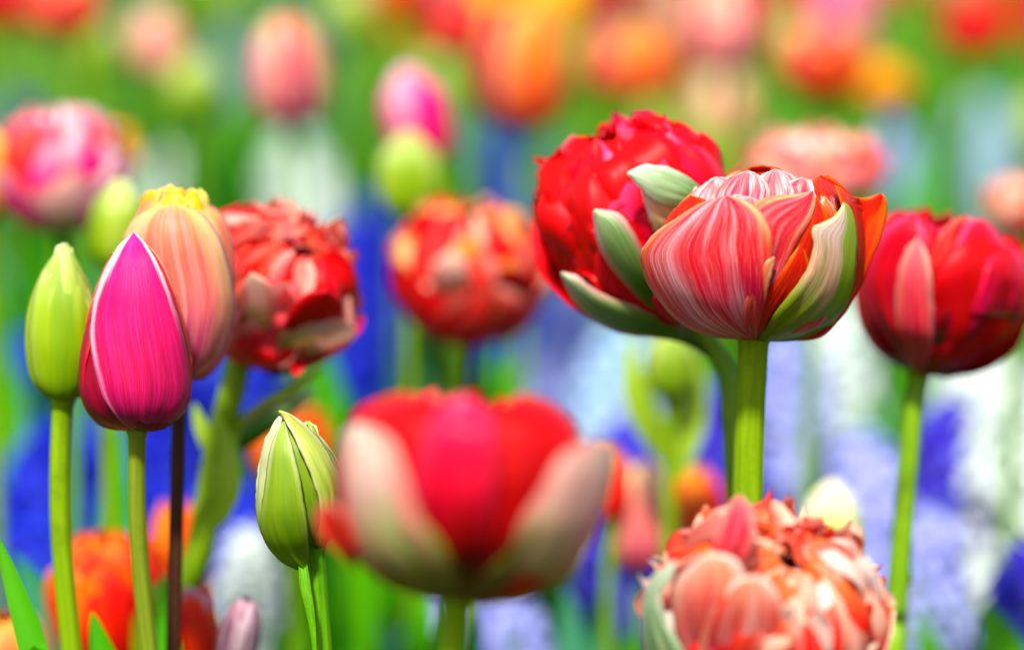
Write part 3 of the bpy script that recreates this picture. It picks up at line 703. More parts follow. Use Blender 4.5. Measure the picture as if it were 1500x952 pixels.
dbl('pink and white double tulip with a yellow flank at upper left', 95, 338, 1.2, 185, 185, ['pink', 'pink', 'hotpink', 'red_pale'], ['pink', 'pale_green', 'pink', 'hotpink'], seed=107, toward=5, stem='stem_dark')
dbl('small golden orange double tulip behind the pink and white one', 165, 268, 1.32, 80, 90, ['golden', 'orange'], ['golden', 'orange'], seed=108, rings=3)
tul('pale yellow tulip cut by the left frame edge', -18, 320, 185, 1.2, 84, 'yellow', 'blush', seed=9, spin=0)
tul('tall lime bud left of the peach tulip with the yellow crest', 168, 395, 262, 1.1, 84, 'bud', 'bud', cat='tulip bud', name='tulip_bud', seed=10, lean=5)
dbl('pinkish red double tulip in the top left corner', 95, 58, 1.75, 120, 95, ['coral', 'red_pale'], ['red_pale', 'coral'], seed=109, rings=3)
tul('dark red tulip at the very top left corner', 5, 45, -50, 1.8, 80, 'red', 'red', seed=11)
tul('dusty pink tulip left of the peach striped tulip', 232, 112, 15, 1.85, 76, 'blush', 'rose', seed=12, tip=.4)
tul('fat lime bud right of the dusty pink tulip', 285, 165, 85, 1.8, 80, 'bud', 'bud', cat='tulip bud', name='tulip_bud', seed=13)
tul('lime bud left of the dusty pink tulip', 152, 105, 32, 1.9, 62, 'bud', 'bud', cat='tulip bud', name='tulip_bud', seed=14)
tul('lime bud right of the peach striped tulip at the top', 510, 62, -20, 1.9, 70, 'bud', 'bud', cat='tulip bud', name='tulip_bud', seed=15)
tul('orange tulip peeping in at the top beside a lime bud', 590, 20, -70, 2.0, 80, 'orange', 'orange', seed=16)
tul('yellow orange tulip behind the orange tulip at the top', 815, 60, -45, 1.9, 84, 'golden', 'orange', seed=17, tip=.4)
tul('dusky red tulip at the top above the spreading peach tulip', 895, 25, -70, 2.1, 80, 'crimson', 'red', seed=18)
# mid right of centre
root, HM = plant('tulip_bud', 'blurred lime green bud with arching lime leaves below the crumpled red tulip', 'tulip bud', 982, 585, 1.16, 10, 0, 0, 0, 0, 'stem_bright', .0028, leaves=0, seed=20)
closed_head(root, HM, 40 * mpp(1.16), 100 * mpp(1.16), 'bud_green', 'bud', 10, False, 21, .3)
# the bud's arching bracts
arching_leaf(root, [at(988, 680, 1.17), at(960, 640, 1.16), at(936, 590, 1.155), at(924, 540, 1.155), at(921, 490, 1.16)], .0062, 'leaf_lime')
arching_leaf(root, [at(990, 700, 1.17), at(1002, 655, 1.17), at(1014, 605, 1.17), at(1018, 550, 1.17), at(1014, 505, 1.17)], .0064, 'leaf_lime')
tul('peach tulip behind the stem of the lime green bud', 935, 835, 672, 1.22, 112, 'blush', 'apricot', seed=22, spin=5, tip=.35)
tul('orange tulip right of the peach one behind the lime bud stem', 1018, 820, 680, 1.25, 88, 'orange', 'apricot', seed=23, spin=50, tip=.3)
tul('cream bud beside the thick central stem above the bottom double tulip', 1217, 835, 698, 1.1, 90, 'bud_cream', 'bud_cream', cat='tulip bud', name='tulip_bud', seed=24, spin=0)
tul('orange tulip hidden between the pointed bud and the foreground tulip', 430, 705, 600, 1.16, 125, 'orange', 'apricot', seed=25, spin=20, tip=.6, open_=.15)
tul('orange tulip glimpsed at the right flank of the foreground tulip', 892, 760, 655, 1.2, 60, 'orange', 'apricot', seed=29, spin=20, tip=.4)
# lower left oranges
dbl('ragged orange red parrot tulip behind the olive stem', 165, 985, 1.08, 175, 215, ['parrot', 'orange', 'parrot', 'red'], ['parrot', 'orange', 'parrot'], seed=110, rings=3, oth=(110, 140))
tul('upright orange tulip behind the brown stem', 262, 890, 730, 1.16, 92, 'orange', 'parrot', seed=26, spin=30, tip=.4)
tul('orange and magenta tulip low beside the foot of the leafy stem', 280, 985, 862, 1.02, 90, 'parrot', 'rose', seed=27, spin=10, tip=.6, open_=.1)
tul('peach tulip cut by the lower left corner', 18, 1010, 895, 1.05, 120, 'apricot', 'orange', seed=28, spin=20, tip=.5)
tul('wilting mauve tulip bud low in front of the white hyacinth', 340, 985, 872, .99, 62, 'mauve', 'mauve', cat='tulip bud', name='tulip_bud', seed=30, lean=12, tip=.3, open_=.1)

GR = {'bud': ('tulip_bud', 'tulip bud', 'blurred lime tulip bud in the far rows', 'far lime buds'),
      'orange': ('tulip', 'tulip', 'blurred orange tulip in the far rows', 'far orange tulips'),
      'pink': ('tulip', 'tulip', 'blurred pink tulip in the far rows', 'far pink tulips'),
      'red': ('tulip', 'tulip', 'blurred red tulip in the far rows', 'far red tulips'),
      'golden': ('tulip', 'tulip', 'blurred yellow tulip in the far rows', 'far yellow tulips'),
      'blush': ('tulip', 'tulip', 'blurred pale peach tulip in the far rows', 'far peach tulips')}
rd = random.Random(5)
for k in range(105):
    y = 2.15 + 4.2 * rd.random() ** 1.1; x = rd.uniform(-.21, .21) * y
    if y < 3.2 and -.14 < x / y < -.09: continue
    mk = rd.choice(['bud', 'bud', 'bud', 'orange', 'orange', 'pink', 'red', 'red', 'golden', 'blush'])
    nm, ct, lb, gr = GR[mk]
    h = rd.uniform(.34, .44)
    if y < 2.5: h -= .05
    root = empty(nm, (x, y, 0), lb, ct, gr)
    T = Matrix.Translation((rd.uniform(-.01, .01), 0, h)) @ head_matrix(rd.uniform(-8, 8), rd.uniform(-5, 5))
    if 'FST' not in CACHE: CACHE['FST'] = tube([(0, 0, 0), (.003, 0, .1), (.002, 0, .25), (0, 0, 1 * .36)], [(0, .0035), (1, .003)], n=8, seg=6)
    meshobj('stem', CACHE['FST'], root, M['stem'], Matrix.Diagonal((1, 1, h / .36, 1)))
    closed_head(root, T, .024 if mk != 'bud' else .018, .062 if mk != 'bud' else .05, mk, mk, rd.uniform(0, 120), False, 3, .3, 1.08, .1)
    for q in range(3): meshobj('leaf', LEAVES[rd.randrange(5)], root, M['leaf'], Matrix.Rotation(rd.uniform(0, 6.28), 4, 'Z'))

# ------------------------------------------------------------------ near and sharp flowers
# A: magenta closed tulip
root, HM = plant('tulip', 'hot magenta closed tulip with white edged front petal on an olive stem', 'tulip', 201, 629, .925, 150, 0, 0, 2, 0, 'stem_olive', .0029, leaves=1, seed=40)
R, H = .0172, .0610
hp = lambda r, h, tip=.05, sh=.84: [(r*.12, 0), (r*.62, h*.02), (r*.90, h*.11), (r*1., h*.26), (r*.97, h*.42), (r*.84, h*.58), (r*.66, h*.73), (r*.43, h*.86), (r*.24, h*.95), (r*tip, h)]
hb = lambda r, h, tip=.3, sh=1: [(r*.12, 0), (r*.50, h*.02), (r*.80, h*.13), (r*.95, h*.30), (r*1., h*.50), (r*.97, h*.68), (r*.88, h*.82), (r*.70, h*.93), (r*tip, h)]
HMt = HM @ Matrix.Rotation(R_(-2), 4, 'Y')
add_petal(root, HMt, 60, petal_mesh(hp(R*.95, H*.97), R*1.12, WS_OVATE, None, 24, 36, ruf=R*.01, seed=1), 'magenta_dark', thick=.0005)
add_petal(root, HMt, 180, petal_mesh(hp(R*.95, H*.97), R*1.12, WS_OVATE, None, 24, 36, seed=2), 'magenta_dark', thick=.0005)
add_petal(root, HMt, 126, petal_mesh(hp(R*.99, H*.96), R*1.05, WS_OVATE, None, 24, 36, seed=4), 'peach', thick=.0005)
add_petal(root, HMt, -122, petal_mesh(hp(R*.98, H*.96), R*1.05, WS_OVATE, None, 24, 36, seed=5), 'magenta_dark', thick=.0005)
bA = [(342, 197, 2), (352, 197, 15), (380, 200, 40), (420, 200, 59), (455, 201, 68), (500, 199, 77), (545, 197, 82), (580, 196, 81), (605, 197, 71), (622, 198, 48), (631, 200, 14)]
loft(root, bA, .925, [(198, 630), (160, 628), (134, 612), (119, 582), (115, 550), (119, 510), (130, 455), (146, 405), (162, 375), (172, 364)],
     [(202, 630), (192, 605), (175, 570), (168, 520), (162, 470), (165, 420), (170, 385), (172, 364)], 'magenta_dark', .985, seed=1, nu=20, nv=36)
loft(root, bA, .925, [(205, 630), (230, 610), (250, 570), (255, 520), (240, 450), (220, 390), (205, 350)],
     [(210, 630), (252, 618), (276, 592), (281, 560), (279, 520), (268, 470), (252, 418), (232, 376), (205, 350)], 'rim_orange', .99, seed=2, nu=20, nv=36)
loft(root, bA, .925, [(203, 630), (178, 617), (154, 586), (141, 545), (132, 500), (133, 465), (141, 430), (153, 398), (171, 365), (184, 351), (196, 342)],
     [(206, 630), (240, 623), (262, 604), (276, 578), (277, 545), (270, 505), (260, 465), (247, 425), (228, 382), (212, 356), (196, 342)], 'magenta', 1.03, seed=3, nu=30, nv=44, puff=.0006, crump=.0003, cs=60)
# B: peach tulip behind
root, HM = plant('tulip', 'peach pink tulip with cream rim and yellow crest behind the magenta tulip', 'tulip', 262, 556, .950, -75, 0, 2, -2, 0, 'stem_brown', .0024, leaves=0, seed=41)
R, H = .0185, .0625
add_petal(root, HM, -100, petal_mesh(hb(R*.95, H*1.0, .3), R*1.1, WS_ROUND, None, 20, 30, seed=11), 'peach', thick=.0005)
add_petal(root, HM, 175, petal_mesh(hb(R*.95, H*.98, .25), R*1.1, WS_ROUND, None, 20, 30, seed=12), 'yellow', thick=.0005)
for k, (a, s, hh) in enumerate([(-45, .62, .99), (45, .60, 1.0), (110, .7, 1.0), (160, .65, 1.01), (-110, .7, 1.0), (5, .45, 1.02)]):
    add_petal(root, HM, a, petal_mesh(hb(R*s, H*hh, .4, .8), R*.55, WS_FAN, R*.45, 16, 26, ruf=R*.10, rfreq=12, crump=R*.06, cs=120, seed=20+k), 'yellow', thick=.0005)
add_petal(root, HM, 95, petal_mesh(hb(R*.98, H*.97, .25, .86), R*1.1, WS_ROUND, None, 20, 30, seed=13, ruf=R*.03), 'peach', thick=.0005)
bB = [(295, 250, 34), (305, 252, 52), (330, 256, 70), (360, 259, 79), (400, 262, 81), (440, 263, 82), (480, 262, 79), (520, 262, 64), (545, 262, 40), (557, 262, 12)]
loft(root, bB, .950, [(260, 557), (225, 540), (200, 500), (188, 450), (180, 400), (180, 360), (190, 330), (215, 310), (250, 301)],
     [(264, 557), (283, 553), (305, 537), (325, 510), (340, 470), (344, 440), (337, 395), (322, 350), (302, 320), (280, 306), (250, 301)], 'peach', 1.0, seed=4, nu=28, nv=40, puff=.001, crump=.0009, cs=45)
bC = [(270, 248, 30), (285, 248, 42), (335, 250, 50)]
loft(root, bC, .950, [(205, 335), (204, 305), (210, 285), (224, 279)], [(238, 335), (238, 300), (234, 284), (224, 279)], 'yellow', .95, crump=.0015, cs=130, seed=5)
loft(root, bC, .950, [(222, 330), (226, 295), (236, 278), (250, 274)], [(272, 330), (274, 295), (264, 280), (250, 274)], 'yellow', .8, crump=.002, cs=130, seed=6)
loft(root, bC, .950, [(240, 325), (252, 300), (268, 286), (281, 279)], [(298, 330), (296, 302), (290, 284), (281, 279)], 'yellow', 1.0, crump=.0015, cs=130, seed=7)
# C: left green bud
root, HM = plant('tulip_bud', 'smooth lime green closed bud left of the magenta tulip', 'tulip bud', 92, 582, .945, 110, 0, 2, 0, 0, 'stem_bright', .0035, leaves=1, seed=42)
hc = lambda r, h: [(r*.12, 0), (r*.56, h*.02), (r*.85, h*.12), (r*.98, h*.28), (r*1., h*.42), (r*.93, h*.57), (r*.77, h*.71), (r*.53, h*.84), (r*.25, h*.94), (r*.05, h*1.01)]
for a, sc, k in [(60, .95, 1), (180, .95, 2), (-60, .95, 3), (125, 1, 4), (-115, 1, 5), (8, 1.02, 6)]:
    add_petal(root, HM, a, petal_mesh(hc(.0120*sc, .0505), .0135, WS_OVATE, None, 20, 30, ruf=.0003, seed=50+k, crump=.0003, cs=90), 'bud', thick=.0006)
# D: pointed bud
root, HM = plant('tulip_bud', 'pointed green bud with split papery petals beside the foreground tulip', 'tulip bud', 463, 800, .907, 10, 0, -3, 0, 0, 'stem_dark', .0027, leaves=0, seed=43, groove=.12)
R, H = .0118, .0410
dp = lambda s, h, tip=.05: [(R*s*.18, -H*.0), (R*s*.62, H*.07), (R*s*.95, H*.2), (R*s, H*.36), (R*s*.9, H*.54), (R*s*.68, H*.72), (R*s*.38, H*.88*h), (R*s*tip, H*h)]
add_petal(root, HM, 180, petal_mesh(dp(.95, .98), R*1.1, WS_OVATE, None, 20, 30, seed=31), 'bud_green', thick=.0006)
add_petal(root, HM, 15, petal_mesh(dp(.86, .97), R*1.0, WS_OVATE, None, 20, 30, seed=32), 'bud_green', thick=.0006)
bD = [(600, 414, 3), (613, 414, 11), (634, 424, 31), (660, 430, 48), (690, 436, 57), (720, 437, 62), (755, 435, 61), (790, 432, 47), (815, 434, 24), (836, 446, 9)]
loft(root, bD, .905, [(462, 803), (446, 790), (430, 760), (424, 720), (420, 670), (416, 630), (414, 612)], [(470, 803), (478, 780), (480, 745), (472, 705), (452, 665), (428, 630), (414, 612)], 'bud_green', .86, seed=8)
loft(root, bD, .905, [(384, 782), (377, 760), (375, 735), (376, 700), (381, 672), (391, 638), (404, 615), (415, 607)], [(388, 782), (396, 750), (402, 715), (404, 680), (406, 650), (410, 628), (413, 615), (415, 607)], 'bud_rim', .97, seed=9)
loft(root, bD, .905, [(448, 838), (430, 831), (410, 820), (391, 797), (381, 768), (385, 738), (390, 700), (395, 665), (404, 636), (416, 618)],
     [(452, 838), (451, 815), (451, 786), (449, 762), (445, 738), (438, 697), (431, 668), (424, 642), (416, 618)], 'bud_green', 1.04, seed=10, nu=24, nv=40, puff=.0012, crump=.0009, cs=55)
loft(root, bD, .905, [(468, 800), (470, 765), (466, 725), (451, 685), (436, 650), (424, 625), (416, 610), (409, 602)],
     [(474, 802), (494, 764), (500, 715), (489, 682), (468, 645), (440, 617), (422, 606), (409, 602)], 'bud_pale', 1.07, seed=11, nu=24, nv=40, puff=.0012, crump=.0009, cs=55)
arching_leaf(root, [at(463, 985, .902), at(459, 930, .900), at(454, 890, .899), at(448, 860, .899), at(444, 828, .900)], .0017, 'stem_dark', 'bract', ws=[(0, .1), (.3, .6), (.6, .9), (.85, 1), (1, .8)], fold=.5)

# F: crumpled red double behind
root, HM = plant('double_tulip', 'crumpled deep red double tulip with green bracts leaning left behind the flamed one', 'double tulip', 1004, 464, .985, 0, 0, -24, 16, 0, 'stem', .0034, None,
                 [(1100, 980, .99), (1080, 740, .985), (1071, 610, .985), (1060, 535, .985)], 1, 44)
root.location.x = root.location.x
R, H = .0345, .076
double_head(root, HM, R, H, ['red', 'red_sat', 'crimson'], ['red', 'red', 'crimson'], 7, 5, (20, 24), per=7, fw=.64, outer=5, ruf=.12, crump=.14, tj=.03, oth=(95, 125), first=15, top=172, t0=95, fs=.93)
bF = [(150, 970, 40), (200, 945, 110), (260, 932, 150), (330, 925, 158), (400, 918, 140), (450, 925, 105), (500, 950, 40)]
loft(root, bF, .985, tw=16, Lp=[(1030, 280), (1005, 259), (977, 246), (945, 243), (920, 254)], Rp=[(1020, 300), (990, 302), (962, 296), (940, 277), (920, 254)], mat='green_jade', s=1.02, seed=12, puff=.002, thick=.001)
loft(root, bF, .985, tw=16, Lp=[(985, 370), (962, 345), (948, 310), (940, 275)], Rp=[(1010, 340), (1000, 310), (975, 288), (940, 275)], mat='green_white', s=.95, seed=22, puff=.002)
loft(root, bF, .985, tw=16, Lp=[(985, 490), (940, 440), (899, 395), (878, 359), (871, 330), (871, 308)], Rp=[(1000, 470), (965, 425), (944, 376), (925, 337), (905, 313), (871, 308)], mat='green_blush', s=1.02, seed=13, puff=.003, bulge=.002, thick=.001)
loft(root, bF, .985, tw=16, Lp=[(1045, 528), (1005, 503), (965, 494), (923, 490), (886, 478), (854, 453), (833, 425), (823, 400)], Rp=[(1048, 520), (1010, 490), (977, 468), (944, 452), (905, 440), (874, 427), (845, 406), (823, 400)], mat='green_blush', s=1.05, seed=14, puff=.002, bulge=.003, thick=.001)

# E: flamed double tulip, the sharpest flower
root, HM = plant('double_tulip', 'sharp flamed pink and white double tulip with a green streaked petal, on a thick stem', 'double tulip', 1104, 491, .925, 10, 0, 1, 4, 0, 'stem_bright', .0050, leaves=1, seed=45, groove=.10)
R, H = .0325, .0515
rd = random.Random(12)
tq = .0006
for k, (n_, th, s, mats) in enumerate([(8, 128, .93, ['flamed_light', 'flamed', 'flamed_cream']), (7, 143, .93, ['flamed_light', 'flamed_light', 'flamed']), (5, 156, .92, ['flamed_light', 'flamed_cream']), (5, 166, .9, ['flamed_light', 'flamed']), (4, 176, .87, ['flamed_light'])]):
    for i in range(n_):
        me = petal_mesh(domeprof(R, H, th + rd.uniform(-6, 6), s + rd.uniform(-.03, .02), .72, 0, rd.uniform(-.01, .04)*H), R * rd.uniform(.5, .68), WS_ROUND, R * rd.uniform(.5, .8), 22, 26,
                        ruf=R*.05, rfreq=rd.uniform(5, 9), crump=R*.07, cs=45, seed=rd.randrange(9999), notch=.05, roll=R*rd.uniform(-.02, .06))
        aa = (360 * i / n_ + k * 29 + 180) % 360 - 180
        if k < 2 and abs(aa) < 80: continue
        add_petal(root, HM, aa + rd.uniform(-10, 10), me, rd.choice(mats), thick=tq)
for a, mt, th in [(150, 'flamed_red', 118), (-150, 'flamed_red', 122), (180, 'flamed', 128), (115, 'flamed_red', 120)]:
    add_petal(root, HM, a, petal_mesh(domeprof(R, H, th, .93, .8, 0), R*.75, WS_ROUND, None, 20, 26, ruf=R*.04, crump=R*.03, seed=int(a)+300), mt, thick=tq)
E = lambda az, th, s, w, ws, mt, seed, flare=0., tipd=0., rho=None, **kw: add_petal(root, HM, az, petal_mesh(domeprof(R, H, th, s, .72, flare, tipd), R*w, ws, rho, 32, 40, seed=seed, **kw), mt, thick=tq)
bE = [(244, 1110, 50), (256, 1112, 95), (280, 1110, 134), (310, 1104, 155), (345, 1100, 165), (385, 1099, 165), (420, 1100, 155), (450, 1102, 136), (475, 1104, 104), (492, 1106, 60), (499, 1106, 24)]
def EL(L_, R_p, mt, s_, sd, **kw):
    kw.setdefault('crump', .0012); kw.setdefault('cs', 45); kw.setdefault('puff', .0008); kw.setdefault('tw', 4); kw.setdefault('fold', .0011)
    return loft(root, bE, .925, L_, R_p, mt, s_, seed=sd, nu=26, nv=34, **kw)
# crown of folded inner petals
EL([(1070, 290), (1080, 262), (1096, 247), (1116, 243)], [(1165, 290), (1158, 265), (1142, 249), (1116, 243)], 'flamed_red', .55, 20, crump=.002, cs=110)
EL([(1190, 300), (1195, 275), (1205, 262), (1212, 258)], [(1235, 310), (1232, 285), (1224, 265), (1212, 258)], 'flamed_red', .80, 28, crump=.002, cs=110)
EL([(960, 360), (972, 330), (990, 305), (1012, 288)], [(1030, 340), (1040, 315), (1035, 295), (1012, 288)], 'flamed_red', .93, 21, crump=.002)
EL([(998, 335), (1003, 305), (1020, 278), (1050, 260)], [(1090, 335), (1098, 300), (1085, 270), (1050, 260)], 'flamed_light', .88, 22, crump=.002)
EL([(1045, 320), (1050, 285), (1068, 262), (1096, 251)], [(1120, 320), (1128, 285), (1118, 262), (1096, 251)], 'flamed_light', .92, 23, crump=.002)
EL([(1100, 320), (1098, 285), (1112, 260), (1136, 249)], [(1175, 320), (1180, 285), (1162, 259), (1136, 249)], 'flamed_light', .87, 24, crump=.002)
EL([(1135, 330), (1136, 295), (1150, 270), (1176, 262)], [(1222, 350), (1226, 305), (1208, 273), (1176, 262)], 'flamed_light', .90, 25, crump=.002)
EL([(1030, 325), (1048, 300), (1074, 287), (1098, 290)], [(1110, 340), (1124, 320), (1118, 300), (1098, 290)], 'flamed_light', .95, 26, crump=.002)
EL([(1190, 380), (1192, 335), (1198, 305), (1208, 289)], [(1226, 390), (1230, 340), (1224, 308), (1208, 289)], 'flamed_cream', .93, 27)
# outer petals
EL([(1118, 494), (1190, 480), (1225, 440), (1240, 390), (1240, 340), (1232, 300), (1222, 270), (1238, 283), (1260, 292), (1275, 288), (1290, 284)],
   [(1150, 499), (1200, 494), (1232, 464), (1258, 424), (1280, 375), (1294, 335), (1299, 308), (1298, 292), (1290, 284)], 'flamed_red', 1.0, 29, ruf=.001)
EL([(1206, 340), (1200, 305), (1188, 276), (1192, 263), (1203, 258)], [(1262, 345), (1262, 305), (1242, 280), (1220, 263), (1203, 258)], 'flamed_red', .90, 30, crump=.002)
EL([(1110, 494), (1124, 445), (1146, 398), (1160, 359), (1181, 324), (1196, 290)], [(1136, 492), (1178, 445), (1202, 398), (1214, 359), (1214, 322), (1196, 290)], 'flamed_red', .95, 31)
EL([(1106, 494), (1108, 430), (1106, 376), (1100, 335), (1100, 303), (1128, 289), (1161, 287), (1190, 281)],
   [(1112, 494), (1122, 455), (1142, 408), (1166, 360), (1186, 324), (1193, 296), (1190, 281)], 'flamed', .99, 32, crump=.0018)
EL([(1107, 496), (1110, 462), (1124, 428), (1146, 396), (1160, 375), (1173, 358)], [(1116, 496), (1150, 470), (1176, 436), (1186, 405), (1182, 378), (1173, 358)], 'flamed_red', 1.0, 33)
EL([(1108, 497), (1119, 484), (1138, 454), (1162, 425), (1183, 392), (1191, 359), (1190, 334), (1207, 326), (1224, 316), (1236, 297)],
   [(1118, 499), (1160, 499), (1200, 487), (1230, 460), (1245, 429), (1253, 392), (1255, 359), (1252, 327), (1246, 308), (1236, 297)], 'flamed_green', 1.035, 34, puff=.0015)
EL([(1100, 497), (1064, 495), (1030, 489), (993, 470), (964, 437), (945, 404), (938, 380), (944, 361), (968, 337), (1009, 309), (1040, 294), (1063, 288)],
   [(1107, 497), (1116, 460), (1125, 420), (1130, 385), (1131, 350), (1122, 322), (1106, 303), (1085, 292), (1063, 288)], 'flamed', 1.03, 35, puff=.0018, crump=.0014, cs=28)
EL([(1098, 497), (1083, 494), (1078, 468), (1082, 438), (1096, 408), (1116, 386), (1134, 377)], [(1107, 497), (1110, 474), (1117, 448), (1124, 422), (1130, 398), (1134, 377)], 'flamed_cream', 1.05, 36, puff=.0008)

# G: coral double at the bottom
root, HM = plant('double_tulip', 'ruffled coral and cream double tulip cut by the bottom edge', 'double tulip', 1092, 1010, .862, 0, 0, 12, 28, 0, 'stem', .004, leaves=0, seed=46)
R, H = .0340, .0585
double_head(root, HM, R, H, ['coral', 'coral', 'coral_pale', 'coral', 'red_pale'], ['coral', 'coral', 'coral', 'coral_pale'], 9, 7, (20, 22), per=9, fw=.40, outer=6, ruf=.15, crump=.15, top=174, t0=95, oth=(105, 125), first=-30, fs=.84)
bG = [(725, 1110, 40), (750, 1112, 95), (790, 1115, 130), (840, 1116, 160), (900, 1116, 176), (1000, 1110, 165)]
def GL(L_, R_p, mt, s_, sd, **kw):
    kw.setdefault('crump', .002); kw.setdefault('cs', 50); kw.setdefault('puff', .0012); kw.setdefault('tw', 24); kw.setdefault('fold', .0018)
    return loft(root, bG, .862, L_, R_p, mt, s_, seed=sd, nu=20, nv=28, **kw)
GL([(1040, 830), (1048, 785), (1064, 745), (1082, 725)], [(1090, 820), (1104, 785), (1104, 748), (1082, 725)], 'crimson_pale', .96, 40)
GL([(958, 1010), (944, 960), (940, 910), (946, 865), (962, 838), (991, 820)], [(1025, 1010), (1000, 950), (975, 908), (968, 872), (984, 846), (991, 820)], 'green_jade', 1.05, 46)
GL([(1012, 1010), (994, 940), (984, 880), (991, 850), (1014, 827), (1040, 808)], [(1060, 1010), (1060, 930), (1078, 880), (1092, 850), (1078, 820), (1040, 808)], 'coral_pale', 1.01, 47)
GL([(1022, 1010), (1022, 955), (1036, 906), (1051, 874), (1076, 851), (1104, 842)], [(1140, 1010), (1148, 940), (1146, 890), (1132, 858), (1104, 842)], 'coral_pale', 1.05, 48)
GL([(1225, 1000), (1235, 940), (1250, 900), (1275, 882)], [(1262, 1000), (1282, 960), (1294, 915), (1275, 882)], 'red', 1.0, 50)

# H: big foreground tulip out of focus
root, HM = plant('double_tulip', 'big out of focus red tulip with white green outer petals in the foreground', 'double tulip', 668, 878, .765, 0, 0, 3, 2, 0, 'stem_bright', .0041, leaves=0, seed=47)
R, H = .0318, .0590
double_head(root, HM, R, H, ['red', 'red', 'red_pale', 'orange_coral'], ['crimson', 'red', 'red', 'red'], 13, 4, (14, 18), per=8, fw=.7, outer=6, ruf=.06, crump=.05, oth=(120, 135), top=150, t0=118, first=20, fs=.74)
bH = [(565, 690, 70), (590, 688, 135), (620, 690, 172), (660, 695, 190), (720, 692, 196), (780, 690, 182), (830, 685, 145), (865, 675, 80), (882, 668, 28)]
def HL(L_, R_p, mt, s_, sd, **kw): return loft(root, bH, .765, L_, R_p, mt, s_, seed=sd, fold=.0014, tw=3, puff=.001, crump=.001, **kw)
HL([(560, 820), (520, 720), (506, 650), (526, 600), (590, 574)], [(655, 820), (640, 720), (640, 650), (636, 600), (600, 578)], 'red', 1.0, 60)
HL([(670, 855), (690, 803), (700, 740), (700, 656), (712, 610), (755, 588)], [(745, 850), (800, 800), (830, 753), (852, 700), (852, 650), (822, 603), (760, 577)], 'red', 1.01, 61)
HL([(655, 855), (618, 790), (606, 732), (616, 656), (640, 603), (675, 578)], [(690, 855), (713, 803), (724, 740), (728, 656), (716, 603), (675, 578)], 'hotpink', 1.03, 62)
HL([(655, 876), (600, 866), (550, 840), (519, 803), (506, 761), (500, 710), (496, 662), (504, 632), (524, 620)], [(668, 874), (675, 845), (650, 800), (615, 752), (596, 694), (572, 640), (524, 620)], 'pale_green', 1.05, 63)
HL([(670, 876), (700, 850), (745, 803), (768, 755), (796, 710), (818, 670), (850, 650), (880, 646), (899, 656)], [(685, 880), (760, 878), (822, 850), (862, 800), (886, 740), (900, 690), (899, 656)], 'pale_green', 1.05, 64)
HL([(520, 835), (490, 806), (470, 785), (464, 755), (476, 732)], [(525, 800), (515, 780), (506, 760), (494, 742), (476, 732)], 'coral', 1.1, 65)

# I: right red tulip
root, HM = plant('double_tulip', 'crimson red double tulip at the right edge on a slim stem', 'double tulip', 1347, 545, 1.02, -110, 0, 14, 6, 0, 'stem', .0038, None, [(1300, 1050, 1.02), (1312, 900, 1.02), (1325, 740, 1.02), (1336, 620, 1.02)], 1, 48)
R, H = .0300, .0595
double_head(root, HM, R, H, ['red', 'crimson', 'red'], ['crimson', 'crimson', 'red', 'red'], 17, 4, (14, 18), per=7, fw=.75, outer=6, ruf=.07, crump=.06, oth=(118, 135), top=155, t0=125, first=5, fs=.84)
bI = [(300, 1340, 50), (330, 1365, 95), (380, 1382, 120), (430, 1384, 124), (480, 1385, 114), (520, 1380, 78), (552, 1372, 24)]
def IL(L_, R_p, mt, s_, sd): return loft(root, bI, 1.02, L_, R_p, mt, s_, seed=sd, tw=6, puff=.001, crump=.0022, cs=55, fold=.0022, ruf=.0012)
IL([(1360, 500), (1372, 440), (1390, 385), (1412, 330), (1440, 322)], [(1420, 520), (1460, 470), (1478, 410), (1466, 350), (1440, 322)], 'crimson', .96, 74)
IL([(1350, 430), (1362, 380), (1384, 335), (1410, 318)], [(1440, 430), (1450, 385), (1438, 340), (1410, 318)], 'red_pale', .93, 75)
IL([(1420, 460), (1435, 410), (1455, 372), (1480, 360)], [(1500, 470), (1508, 425), (1500, 385), (1480, 360)], 'crimson', 1.03, 76)
IL([(1352, 548), (1352, 500), (1360, 440), (1385, 380), (1425, 345)], [(1385, 553), (1440, 542), (1490, 508), (1506, 440), (1484, 370), (1425, 345)], 'red', 1.0, 70)
IL([(1335, 535), (1285, 480), (1262, 425), (1278, 362), (1308, 326), (1340, 314)], [(1350, 540), (1345, 470), (1350, 400), (1358, 350), (1340, 314)], 'crimson', 1.02, 71)
IL([(1342, 546), (1318, 500), (1312, 440), (1322, 380), (1346, 345)], [(1350, 548), (1366, 500), (1366, 440), (1362, 385), (1346, 345)], 'crimson_pale', 1.05, 72)

# J: left red double with leafy stem
root, HM = plant('double_tulip', 'ruffled bright red double tulip on a leafy leaning stem right of the peach tulip', 'double tulip', 356, 500, 1.03, 0, 0, 30, 32, 0, 'stem_bright', .0048, None,
                 [(215, 1010, 1.05), (285, 830, 1.04), (315, 680, 1.035), (338, 580, 1.03)], 0, 49)
R, H = .0290, .056
double_head(root, HM, R, H, ['red', 'red_pale', 'red', 'red_pale', 'crimson_pale'], ['red_pale', 'red', 'red', 'red'], 21, 5, (16, 20), per=7, fw=.58, outer=5, ruf=.17, crump=.17, oth=(95, 115), first=20, top=174, t0=92, fs=.9)
bJ = [(285, 360, 40), (330, 405, 110), (400, 428, 122), (460, 428, 118), (500, 420, 95), (545, 395, 30)]
loft(root, bJ, 1.03, tw=32, Lp=[(350, 520), (332, 487), (340, 455), (355, 418), (369, 400)], Rp=[(372, 522), (396, 485), (406, 449), (396, 416), (369, 400)], mat='pale_green', s=1.03, seed=80, puff=.002)
